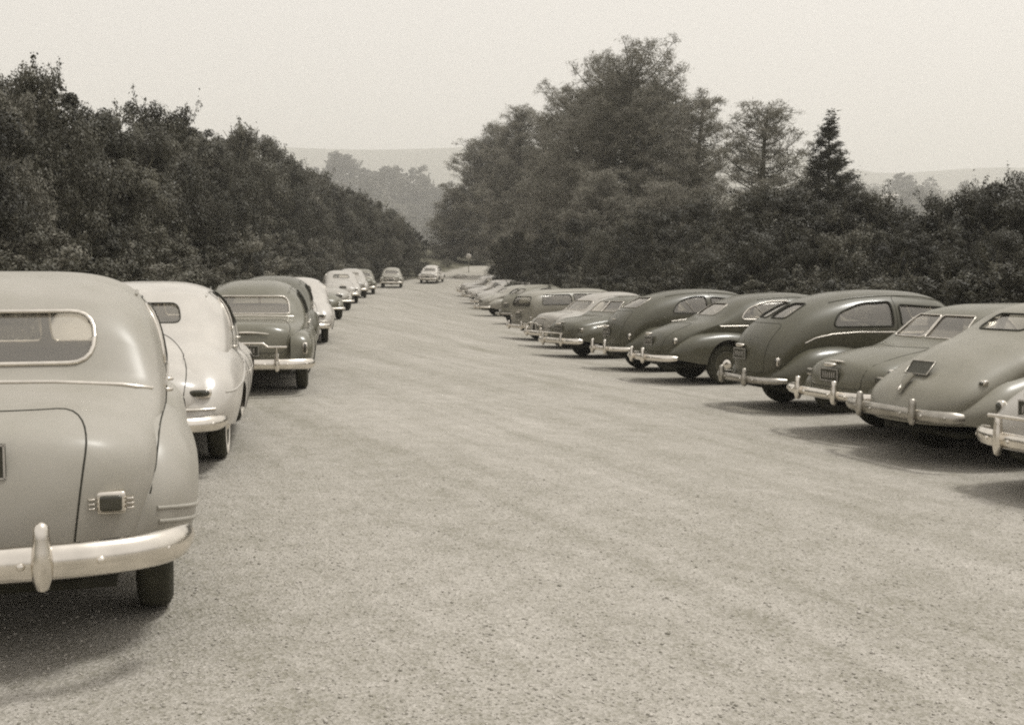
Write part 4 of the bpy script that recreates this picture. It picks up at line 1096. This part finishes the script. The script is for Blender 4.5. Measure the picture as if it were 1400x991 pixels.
def broad_tree(name, seed, H, W, nlobe, nleaf, size, mat, trunk_h=.3, low=.12, spray=.0, up=.5):
    """returns (trunk mesh, crown mesh) of height H and width W"""
    rr = random.Random(seed); r = np.random.default_rng(seed)
    mb = MB()
    base = Vector((0, 0, -.4)); fork = Vector((rr.uniform(-.1, .1)*W, rr.uniform(-.1, .1)*W, H*trunk_h))
    limb(mb, base, fork, .035*H + .03, .026*H, .06, 5, rr, 9)
    lobes = []
    for k in range(nlobe):
        a = 2*math.pi*(k*.618 + rr.uniform(-.06, .06)); t = (k+.5)/nlobe
        z = H*(low + .12 + (1 - low - .28)*t + rr.uniform(-.05, .05))
        prof = math.sin(math.pi*min(1, max(.0, (z/H - low*.4)/(1 - low*.4)))**.8)**.6
        q = .5*W*prof*rr.uniform(.40, .78)
        rad = W*rr.uniform(.13, .24)*(1.12 - .4*t)
        lobes.append((Vector((q*math.cos(a), q*math.sin(a), z)), rad))
    lobes.append((Vector((rr.uniform(-.05, .05)*W, rr.uniform(-.05, .05)*W, H*.86)), W*.14))
    tips = []
    for c, rad in lobes:
        pts = limb(mb, fork, c, .014*H, .005*H, .12, 5, rr)
        for q in range(3):
            e = c + Vector((rr.gauss(0, 1), rr.gauss(0, 1), rr.gauss(.3, 1))).normalized()*rad*.85
            limb(mb, c, e, .005*H, .0015*H, .15, 3, rr, 5); tips.append(e)
    P = []; NN = []; rnd = []
    tot = sum(rad**2 for c, rad in lobes)
    for c, rad in lobes:
        n = int(nleaf*rad**2/tot)
        ncl = max(6, int(n/300)); 
        d = r.normal(0, 1, (ncl, 3)); d /= np.linalg.norm(d, axis=1, keepdims=True)
        d[:, 2] = np.where(d[:, 2] < -.5, -d[:, 2]*.6, d[:, 2])
        rho = rad*(.55 + .45*r.random(ncl)**.6)
        cc = np.array(c)[None] + d*rho[:, None]*np.array([1.08, 1.08, .92])
        tone = np.clip(r.random(ncl)*.8 + rr.uniform(-.15, .35), 0, 1)
        idx = r.integers(0, ncl, n)
        cr_ = rad*.44*(.6 + .7*r.random(ncl))
        q = r.normal(0, 1, (n, 3)); q /= np.linalg.norm(q, axis=1, keepdims=True)
        pp = cc[idx] + q*np.array([1, 1, .75])*(cr_[idx]*(.55 + .5*r.random(n)))[:, None]
        P.append(pp); NN.append(q*.9 + d[idx]*.5); rnd.append(np.clip(tone[idx]*.6 + .4*r.random(n), 0, 1))
    if spray:      # thin shoots that break the outline
        for k in range(int(spray)):
            c, rad = rr.choice(lobes); a = Vector((rr.gauss(0, 1), rr.gauss(0, 1), abs(rr.gauss(.9, .6)))).normalized()
            s0 = c + a*rad*.9; s1 = c + a*rad*rr.uniform(1.25, 1.6) + Vector((0, 0, .05*W))
            limb(mb, s0, s1, .0022*H, .0008*H, .1, 3, rr, 4)
            t = r.random((60, 1)); pts = np.array(s0)[None]*(1-t) + np.array(s1)[None]*t + r.normal(0, .03*W/3, (60, 3))
            P.append(pts); NN.append(np.repeat(np.array([a]), 60, 0)); rnd.append(r.random(60))
    P = np.concatenate(P); NN = np.concatenate(NN); rnd = np.concatenate(rnd)
    k = P[:, 2] > .03*H; P, NN, rnd = P[k], NN[k], rnd[k]
    V, F = leaf_quads(P, size, r, .6, up, NN)
    me = fast_mesh(name + '_crown', V, F, rnd, [mat])
    o = mb.build('trunk', M_bark); tm = o.data; bpy.data.objects.remove(o)
    top = float(np.percentile(P[:, 2], 99.9)); tm.name = name + '_trunk'
    return tm, me, top

def pine_tree(name, seed, H, W, nbr, mat, open_=.0, lean=.0, low=.10, tuft=.30, per=30, shape='pine', top_=.80):
    rr = random.Random(seed); r = np.random.default_rng(seed)
    mb = MB()
    nseg = 12
    tr = [Vector((lean*H*(t**1.5) + .012*H*math.sin(5*t + seed), .012*H*math.cos(4*t + seed), -.4 + (H*.97 + .4)*t)) for t in np.linspace(0, 1, nseg+1)]
    mb.tube(tr, [H*(.020*(1-t) + .0025) for t in np.linspace(0, 1, nseg+1)], 9)
    def trunk_at(t):
        f = t*nseg; i = min(int(f), nseg-1); return tr[i].lerp(tr[i+1], f-i)
    tufts = []
    for b in range(nbr):
        t = low + (1-low-.03)*((b + rr.random())/nbr)
        if open_ and rr.random() < open_*(1-t)*1.1: continue
        a = b*2.399 + rr.uniform(-.4, .4)
        if shape == 'pine': ln = .5*W*(1.05 - top_*((t-low)/(1-low))**(1.7 if top_ > .7 else 2.6))*rr.uniform(.62, 1.12); rise = .25 + .75*t
        else: ln = .5*W*(1.0 - .97*((t-low)/(1-low)))*rr.uniform(.80, 1.1); rise = .42
        p0 = trunk_at(t)
        tipz = ln*rise*rr.uniform(.4, 1.0)
        dirv = Vector((math.cos(a), math.sin(a), 0))
        p1 = p0 + dirv*ln + Vector((0, 0, tipz))
        n = 6
        pts = [p0 + dirv*ln*u + Vector((0, 0, tipz*u**1.6)) + Vector((0, 0, -.04*ln*math.sin(math.pi*u))) for u in np.linspace(0, 1, n)]
        mb.tube(pts, [H*(.0042*(1-u)*(1.3-t) + .0009) for u in np.linspace(0, 1, n)], 5)
        k = max(3, int(ln/(tuft*.50)))
        for q in range(k):
            u = 1 - (q/k)**1.2*.78 if shape == 'pine' else 1 - q/k*.9
            f = u*(n-1); i = min(int(f), n-2); c = pts[i].lerp(pts[i+1], f-i)
            sw = ln*.30*(1.1-u) + tuft*.35
            c2 = c + Vector((rr.gauss(0, sw), rr.gauss(0, sw), abs(rr.gauss(.12, sw*.6))))
            if shape != 'pine': c2 = c + Vector((rr.gauss(0, sw*.55), rr.gauss(0, sw*.55), rr.gauss(.02, .04)))
            if (c2 - c).length > tuft*.4: mb.tube([c, c2], [H*.0014, H*.0006], 4, cap=False)
            tufts.append(c2)
    for q in range(8 if shape == 'pine' else 3):
        e_ = .05 if shape == 'pine' else .006
        tufts.append(tr[-1] + Vector((rr.gauss(0, e_*W), rr.gauss(0, e_*W), rr.uniform(-.04, .03)*H)))
    T = np.array([tuple(t_) for t_ in tufts]); nt = len(T)
    ts = tuft*(.75 + .6*r.random(nt))
    idx = np.repeat(np.arange(nt), per); n = len(idx)
    D = r.normal(0, 1, (n, 3)); D[:, 2] += .45; D /= np.linalg.norm(D, axis=1, keepdims=True)
    if shape != 'pine': D[:, 2] *= .35
    L_ = ts[idx]*(.35 + .45*r.random(n))
    S_ = np.cross(D, r.normal(0, 1, (n, 3))); S_ /= np.linalg.norm(S_, axis=1, keepdims=True)
    w = ts[idx]*(.045 if shape == 'pine' else .075)
    c = T[idx] + r.normal(0, 1, (n, 3))*(ts[idx]*.34)[:, None]*np.array([1.15, 1.15, .8])
    tip = c + D*L_[:, None]
    V = np.stack([c - S_*w[:, None], c + S_*w[:, None], tip], 1)
    rnd = np.clip(r.random(nt)[idx]*.6 + r.random(n)*.4, 0, 1)
    me = fast_mesh(name + '_crown', V.reshape(-1, 3), np.arange(n*3).reshape(n, 3), rnd, [mat])
    o = mb.build('trunk', M_bark); tm = o.data; bpy.data.objects.remove(o); tm.name = name + '_trunk'
    return tm, me, float(np.percentile(V.reshape(-1, 3)[:, 2], 99.95))

TV = {}
TV['oak1'] = broad_tree('oak', 11, 6.0, 6.4, 15, 52000, .085, M_oakleaf, .22, .08, 10)
TV['oak2'] = broad_tree('oak', 12, 6.0, 5.6, 13, 46000, .085, M_oakleaf, .25, .10, 9)
TV['oak3'] = broad_tree('oak', 13, 5.0, 6.6, 16, 50000, .08, M_oakleaf, .20, .06, 11)
TV['brush1'] = broad_tree('brush', 21, 2.4, 3.0, 10, 20000, .06, M_brush, .12, .02, 26)
TV['brush2'] = broad_tree('brush', 22, 2.2, 3.4, 11, 20000, .06, M_brush, .10, .02, 30)
TV['far1'] = broad_tree('far_oak', 31, 8.0, 8.5, 12, 9000, .30, M_oakleaf, .2, .08, 8)
TV['far2'] = broad_tree('far_oak', 32, 9.0, 7.0, 11, 9000, .30, M_oakleaf, .2, .08, 8)
TV['pine1'] = pine_tree('pine', 41, 17, 9.5, 150, M_needle, .6, .01, .08, .38, 34, top_=.62)
TV['pine2'] = pine_tree('pine', 42, 16, 7.5, 120, M_needle, .55, -.01, .10, .38, 40)
TV['pine3'] = pine_tree('pine', 43, 14, 8.5, 140, M_needle, .3, .02, .04, .42, 38)
TV['pine5'] = pine_tree('pine', 47, 17, 7.5, 110, M_needle, .35, -.01, .24, .40, 52)
TV['pine4'] = pine_tree('pine', 44, 17, 8.0, 90, M_needle, .55, .10, .16, .40, 50)
TV['fir'] = pine_tree('fir', 51, 10, 7.4, 105, M_fir, 0, 0, .05, .28, 60, 'fir')

def put_tree(kind, px, d, top_px, label, cat, group, width=None, name=None, rz=None, mat=None):
    tm, cm, H = TV[kind]
    x = at(px, d); z0 = gz(x, d); ztop = CAMZ + (HY - top_px)*d/F_PX
    s = (ztop - z0)/H; sw = width if width else 1.0
    e = empty(name or 'oak_tree', (x, d, z0), rz if rz is not None else rng.uniform(0, 6.28))
    e.scale = (s*sw, s*sw, s)
    t = link(bpy.data.objects.new('trunk', tm), e); c = link(bpy.data.objects.new('crown', cm), e)
    if mat: c.material_slots[0].link = 'OBJECT'; c.material_slots[0].material = mat
    tag(e, label, cat, group)
    return e

G_LO = 'dark oaks along the left side'; L_LO = 'dark leafy oak in the thick row behind the left cars'
G_LB = 'low bushes at the foot of the left trees'; L_LB = 'low leafy bush at the foot of the trees behind the left cars'
kinds = ['oak1', 'oak2', 'oak3']
def dleft(px, off):
    """distance at which a thing at this bearing stands off metres outside the left edge of the gravel"""
    d = 8.0
    while d < 200 and at(px, d) > float(ledge(d)) - off: d += .5
    return d
k = 0
# nearest left rows: px, distance, top y
for px, off, ty in [(-190, 3, 120), (-80, 2.6, 122), (-18, 3.0, 124), (40, 3.2, 98), (96, 3.4, 110), (-20, 7, 90), (140, 2.8, 172), (166, 3.4, 150), (204, 3.0, 142), (236, 3.0, 186), (262, 4.4, 162), (292, 3.2, 200), (318, 3.6, 174), (346, 3.0, 196), (366, 4.0, 190),
                  (384, 3, 212), (402, 3.4, 222), (420, 3.4, 232), (438, 3, 244), (455, 3.4, 250), (472, 3, 258), (490, 3, 264), (506, 3, 276), (522, 3, 276), (538, 3, 290), (552, 3, 308), (566, 3, 326)]:
    put_tree(kinds[k % 3], px, dleft(px, off), ty, L_LO, 'oak tree', G_LO, .66 + .12*math.sin(k*2.1), mat=LMIX[k % 7]); k += 1
G_LH = 'trees on the rise behind the left oaks'; L_LH = 'hazier tree on the rise above the left row of oaks'
for px, off, ty in [(258, 14, 166), (328, 13, 184), (372, 16, 204), (400, 16, 222), (430, 20, 236), (452, 20, 250), (480, 22, 258), (415, 34, 232), (505, 16, 272), (530, 16, 286), (185, 12, 160), (550, 14, 300), (565, 14, 312)]:
    put_tree(['oak1', 'oak2', 'far1', 'far2'][k % 4] if px > 390 else kinds[k % 3], px, dleft(px, off), ty, L_LH, 'tree', G_LH, .9, 'leafy_tree', mat=LMIX[(k*3) % 7]); k += 1
for px, off, ty in [(-130, .8, 300), (-40, .9, 318), (20, 1.2, 300), (75, .8, 325), (130, .9, 312), (178, .7, 335), (215, .9, 318), (250, .8, 330), (285, 1.0, 308), (312, .8, 326), (338, .9, 312), (360, .8, 330), (384, .9, 322), (404, .8, 335), (424, .8, 338), (440, .9, 335), (455, .8, 343), (472, .8, 340), (488, .8, 348), (504, .9, 345), (520, .8, 350), (540, .9, 348), (556, .9, 354), (568, 1.2, 350), (580, .8, 356), (612, 1.5, 352)]:
    put_tree(['brush1', 'brush2'][k % 2], px, dleft(px, off), ty, L_LB, 'bush', G_LB, 1.1, 'bush', mat=[None, M_midoak, M_greyoak, M_midoak, M_darkoak][k % 5]); k += 1

# pines right of the lane
G_P = 'pines right of the lane'
put_tree('pine3', 655, 150, 192, 'dense dark pine leaning over the end of the lane, leftmost of the pines', 'pine tree', G_P, 1.25, 'pine_tree', .5)
put_tree('pine3', 622, 152, 258, 'short dark pine at the left foot of the pine stand', 'pine tree', G_P, 1.35, 'pine_tree', 2.5)
put_tree('pine5', 713, 121, 148, 'open see-through pine whose trunk foot shows beyond the parked cars', 'pine tree', G_P, 1.1, 'pine_tree', 1.0)
put_tree('pine1', 782, 92, 116, 'pine with pointed twin tips just left of the tallest pine', 'pine tree', G_P, .95, 'pine_tree', 4.0)
put_tree('pine1', 868, 76, 52, 'tallest pine with a broad rounded top', 'pine tree', G_P, 1.05, 'pine_tree', 2.2)
put_tree('pine1', 836, 80, 82, 'tall pine pressed against the left side of the tallest one', 'pine tree', G_P, .85, 'pine_tree', 5.1)
put_tree('pine3', 806, 84, 122, 'pine filling the gap between the twin-tipped pine and the tallest ones', 'pine tree', G_P, 1.0, 'pine_tree', 3.3)
put_tree('pine3', 902, 79, 118, 'pine at the right shoulder of the tallest one', 'pine tree', G_P, 1.0, 'pine_tree', 1.4)
put_tree('pine2', 745, 118, 160, 'slim pine between the see-through pine and the twin-tipped pine', 'pine tree', G_P, 1.0, 'pine_tree', .2)
put_tree('pine3', 683, 148, 172, 'pine between the leaning dark pine and the see-through one', 'pine tree', G_P, 1.0, 'pine_tree', 4.4)
put_tree('pine4', 932, 72, 128, 'thin pine with long arms reaching right of the tallest pine', 'pine tree', G_P, 1.15, 'pine_tree', .3)
put_tree('pine2', 1042, 62, 142, 'solitary rounded pine between the tallest pine and the spiky conifer', 'pine tree', G_P, 1.45, 'pine_tree', 3.0)
put_tree('pine3', 752, 104, 210, 'bushy low pine in front of the twin-tipped pine', 'pine tree', G_P, 1.3, 'pine_tree', 1.7)
put_tree('pine3', 820, 70, 235, 'bushy low pine in front of the tallest pine', 'pine tree', G_P, 1.35, 'pine_tree', 5.2)
put_tree('pine3', 905, 62, 250, 'bushy low pine right of the tallest pine, above the dark fastbacks', 'pine tree', G_P, 1.3, 'pine_tree', .9)
put_tree('fir', 1130, 55, 160, 'spiky dark conifer with a bare pointed tip', 'conifer', None, 1.0, 'conifer', .4)
G_RO = 'dark oaks behind the right row of cars'; L_RO = 'dark round oak in the wood behind the right row of cars'
for px, d, ty in [(700, 84, 315), (745, 76, 312), (790, 66, 300), (840, 60, 300), (885, 54, 290), (930, 50, 285), (975, 47, 272), (1020, 44, 262), (1065, 42, 258), (1105, 40, 262), (1150, 39, 252), (1190, 38, 262), (1235, 37, 280),
                  (1280, 35, 272), (1325, 34, 262), (1352, 34, 252), (1378, 32, 238), (1430, 33, 246), (1490, 32, 262), (960, 36, 325), (1015, 34, 318), (1070, 33, 312), (1125, 31, 320), (1180, 30, 315), (1240, 29, 322), (1300, 28, 318), (1360, 27, 315), (1425, 26, 330),
                  (1560, 30, 260), (900, 40, 335)]:
    put_tree(kinds[k % 3], px, d, ty, L_RO, 'oak tree', G_RO, .85 + .15*math.sin(k*1.7), mat=[M_darkoak, M_midoak, M_darkoak, M_darkoak][k % 4]); k += 1
G_RB = 'bushes at the foot of the right wood'; L_RB = 'leafy bush at the foot of the wood behind the right row of cars'
for px, d, ty in [(1400, 22, 345), (1340, 22.5, 352), (1285, 24, 365), (1225, 25, 362), (1170, 26.5, 372), (1110, 28, 366), (1050, 30, 370), (990, 32, 372), (930, 35, 368), (880, 39, 370), (830, 44, 368), (790, 50, 366), (1460, 21, 340), (760, 58, 362), (735, 66, 360)]:
    put_tree(['brush1', 'brush2'][k % 2], px, d, ty, L_RB, 'bush', G_RB, 1.2, 'bush', mat=[M_midoak, M_darkoak, M_oakleaf][k % 3]); k += 1

# trees over the far end of the lane and on the hazy hill
G_E = 'trees closing the far end of the lane'; L_E = 'grey-green tree behind the far end of the lane'
for px, d, ty in [(622, 170, 335), (645, 172, 318), (672, 165, 318), (700, 162, 325), (592, 200, 342), (575, 230, 330), (570, 150, 318), (582, 160, 332), (594, 172, 346)]:
    put_tree(['far1', 'far2'][k % 2], px, d, ty, L_E, 'tree', G_E, 1.2, 'leafy_tree'); k += 1
G_H = 'hazy trees on the far hillside'; L_H = 'hazy pale tree on the far hillside'
rh = random.Random(99)
for i in range(125):
    px = rh.uniform(395, 660) if i < 95 else rh.uniform(1130, 1400); d = rh.uniform(640, 1180)
    x = at(px, d); z0 = gz(x, d)
    hh = rh.uniform(11, 22) if i % 6 else rh.uniform(22, 31)
    e = empty('hillside_tree', (x, d, z0 - .5), rh.uniform(0, 6)); s = hh/8.5; e.scale = (s*rh.uniform(.8, 1.3), s*rh.uniform(.8, 1.3), s)
    tm, cm, H = TV[['far1', 'far2'][i % 2]]
    link(bpy.data.objects.new('trunk', tm), e); link(bpy.data.objects.new('crown', cm), e); tag(e, L_H, 'tree', G_H)

def woods():
    r = np.random.default_rng(123); nc = 2600
    y = r.uniform(420, 1230, nc); px = np.where(r.random(nc) < .7, r.uniform(360, 700, nc), r.uniform(1080, 1440, nc)); x = (px - CX)*y/F_PX
    z = ground(x, y); rad = r.uniform(4, 10, nc); n = 60; idx = np.repeat(np.arange(nc), n)
    d = r.normal(0, 1, (nc*n, 3)); d /= np.linalg.norm(d, axis=1, keepdims=True); d[:, 2] = np.abs(d[:, 2])
    P = np.stack([x, y, z - .5], 1)[idx] + d*rad[idx][:, None]*(.6 + .45*r.random((nc*n, 1)))*np.array([1.2, 1.2, 1.1])
    V, F = leaf_quads(P, 1.8, r, .7, .4, d)
    me = fast_mesh('woods', V, F, np.clip(r.random(nc)[idx]*.7 + .3*r.random(nc*n), 0, 1), [M_oakleaf])
    tag(link(bpy.data.objects.new('woods', me)), 'hazy scrub and woods covering the far hillside', 'woods', kind='stuff')
woods()

# ------------------------------------------------------------------ small things of the place
# pale round-headed road sign at the end of the lane
x, d = at(641, 128), 128; z = gz(x, d)
sg = empty('road_sign', (x, d, z)); tag(sg, 'small pale round sign on a post at the far end of the lane', 'sign')
mb = MB(); mb.tube([(0, 0, -.2), (0, 0, 1.9)], .04, 8); mb.build('post', noisy('weathered_wood', .12, .2, 8), sg)
mb = MB(); mb.lathe([(.001, -.03), (.28, -.03), (.30, 0), (.28, .03), (.001, .03)], 'y', (0, -.07, 1.75), 24); mb.build('sign_disc', noisy('sign_enamel', .45, .55, 5), sg)
# boulders at the lane's end
G_R = 'pale boulders at the lane end'
for i, (px, d, s) in enumerate([(627, 118, .5), (622, 119, .3), (634, 120, .35)]):
    x = at(px, d); r = np.random.default_rng(60+i); P = []
    for a in np.linspace(-math.pi/2, math.pi/2, 9):
        P.append([(s*math.cos(a)*math.cos(t)*(1+.12*math.sin(3*t+i)), s*.8*math.cos(a)*math.sin(t)*(1+.1*math.cos(2*t)), s*.6*math.sin(a)*(1+.08*math.sin(4*t))) for t in np.linspace(0, 2*math.pi, 15)[:-1]])
    mb = MB(); mb.grid(P, False, True); o = mb.build('boulder', noisy('pale_rock', .25, .42, 3, bump=.5)); o.location = (x, d, gz(x, d)+.2*s)
    tag(o, ['largest pale boulder at the end of the lane', 'small boulder left of the largest one at the lane end', 'small boulder right of the largest one at the lane end'][i], 'boulder', G_R)

# pale house on the far hill
def house(px, d, w, h, dep, label, vz=0):
    x = at(px, d); z = gz(x, d) + vz
    e = empty('house', (x, d, z), .25); tag(e, label, 'house')
    mw = noisy('house_stucco', .55, .65, 2); mr = noisy('house_roof', .42, .5, 4); mg = plain('house_glass', .05, .2)
    mb = MB(); mb.box((0, 0, h/2), (w, dep, h)); wl = mb.build('wall', mw, e, smooth=False)
    mb = MB(); a = w/2+.4; b_ = dep/2+.4; V = [(-a, -b_, h), (a, -b_, h), (a, b_, h), (-a, b_, h), (-a+1, 0, h+1.6), (a-1, 0, h+1.6)]
    mb.add(V, [(0, 1, 5, 4), (2, 3, 4, 5), (1, 2, 5), (3, 0, 4), (3, 2, 1, 0)]); rf = mb.build('roof', mr, e, smooth=False)
    mb = MB(); mb.box((w*.25, .3, h+1.5), (.7, .7, 1.6)); mb.build('chimney', mw, rf, smooth=False)
    for i in range(3):
        mb = MB(); mb.box((-w/3 + i*w/3, -dep/2-.02, h*.55), (w*.14, .08, h*.35)); mb.build('window', mg, e, smooth=False)
house(1214, 900, 12, 7, 9, 'pale low house among the hazy trees beyond the right wood', 8)
house(566, 1000, 12, 5, 9, 'small pale house on the hazy hillside beyond the end of the lane', 1)

# dry grass fringe at both edges of the gravel
def grass():
    r = np.random.default_rng(77); n = 70000
    y = 7 + 110*r.random(n)**1.6; side = r.random(n) < .5
    x = np.where(side, ledge(y) - np.abs(r.normal(.2, .9, n)), redge(y) + np.abs(r.normal(.1, .9, n)))
    ok = smooth_noise(x*1.2, y*1.2, 8) > -.35; x, y = x[ok], y[ok]; n = len(x); z = ground(x, y)
    h = .10 + .28*r.random(n)**2; a = r.uniform(0, 6.28, n); w = .006 + .0001*y
    dx, dy = np.cos(a)*w, np.sin(a)*w; lx, ly = r.normal(0, .35, n)*h, r.normal(0, .35, n)*h
    V = np.stack([np.stack([x-dx, y-dy, z-.02], 1), np.stack([x+dx, y+dy, z-.02], 1), np.stack([x+lx, y+ly, z+h], 1)], 1)
    me = fast_mesh('grass', V.reshape(-1, 3), np.arange(n*3).reshape(n, 3), r.random(n), [M_grass])
    tag(link(bpy.data.objects.new('grass', me)), 'dry grass tufts along the gravel edges', 'grass', kind='stuff')
grass()

# ------------------------------------------------------------------ haze, sky, sun, camera
def haze(sig):
    x0, x1, y0, y1, z0, z1 = -3300, 3300, -60, 4000, -12, 420
    mb = MB(); mb.box(((x0+x1)/2, (y0+y1)/2, (z0+z1)/2), (x1-x0, y1-y0, z1-z0))
    m = bpy.data.materials.new('haze_air'); m.use_nodes = True; N, L = m.node_tree.nodes, m.node_tree.links; N.clear()
    o = N.new('ShaderNodeOutputMaterial'); v = N.new('ShaderNodeVolumePrincipled')
    v.inputs['Color'].default_value = (.99, .98, .945, 1); v.inputs['Density'].default_value = sig; v.inputs['Anisotropy'].default_value = .2
    L.new(v.outputs[0], o.inputs['Volume'])
    ob = mb.build('haze', m, smooth=False); tag(ob, kind='stuff'); ob['label'] = 'thin pale haze over the valley'
haze(.0005)

SUN_EL, SUN_AZ = 67, 75      # azimuth from the camera's forward axis towards the right
w = bpy.data.worlds.new('World'); scene.world = w; w.use_nodes = True
N, L = w.node_tree.nodes, w.node_tree.links
bg = N['Background']
sky = N.new('ShaderNodeTexSky'); sky.sky_type = 'NISHITA'; sky.sun_disc = False
sky.sun_elevation = R(SUN_EL); sky.sun_rotation = R(SUN_AZ); sky.air_density = 2.0; sky.dust_density = 6.0; sky.ozone_density = 1.0
bw = N.new('ShaderNodeRGBToBW'); L.new(sky.outputs[0], bw.inputs[0])
mp = N.new('ShaderNodeMath'); mp.operation = 'POWER'; mp.inputs[1].default_value = .22      # overcast evens the sky out
L.new(bw.outputs[0], mp.inputs[0])
mm = N.new('ShaderNodeVectorMath'); mm.operation = 'SCALE'; mm.inputs[0].default_value = (1.05*6, 1.0*6, .945*6); L.new(mp.outputs[0], mm.inputs['Scale'])
L.new(mm.outputs[0], bg.inputs['Color']); bg.inputs['Strength'].default_value = .062

s = bpy.data.lights.new('sun', 'SUN'); s.energy = 1.55; s.angle = R(12); s.color = (1.0, .98, .93)
so = bpy.data.objects.new('sun', s); C.objects.link(so)
az, el = R(SUN_AZ), R(SUN_EL)
dirv = Vector((math.sin(az)*math.cos(el), math.cos(az)*math.cos(el), math.sin(el)))
so.rotation_euler = dirv.to_track_quat('Z', 'Y').to_euler(); so.location = (20, -10, 40)

cam = bpy.data.cameras.new('camera'); cam.sensor_width = 36; cam.lens = 36*F_PX/1400; cam.clip_end = 12000; cam.clip_start = .05
co = bpy.data.objects.new('camera', cam); C.objects.link(co)
co.location = (0, 0, CAMZ); co.rotation_euler = (R(90) - math.atan((495.5-HY)/F_PX), 0, 0)
scene.camera = co

scene.view_settings.view_transform = 'Standard'; scene.view_settings.look = 'None'; scene.view_settings.exposure = .80; scene.view_settings.gamma = 1
scene.cycles.volume_bounces = 3; scene.cycles.max_bounces = 8; scene.cycles.transparent_max_bounces = 12; scene.cycles.diffuse_bounces = 3
scene.cycles.use_denoising = False
scene.cycles.pixel_filter_type = 'BLACKMAN_HARRIS'; scene.cycles.filter_width = 2.1
scene.cycles.volume_step_rate = 1.0
scene.cycles.sample_clamp_direct = 4; scene.cycles.sample_clamp_indirect = 3
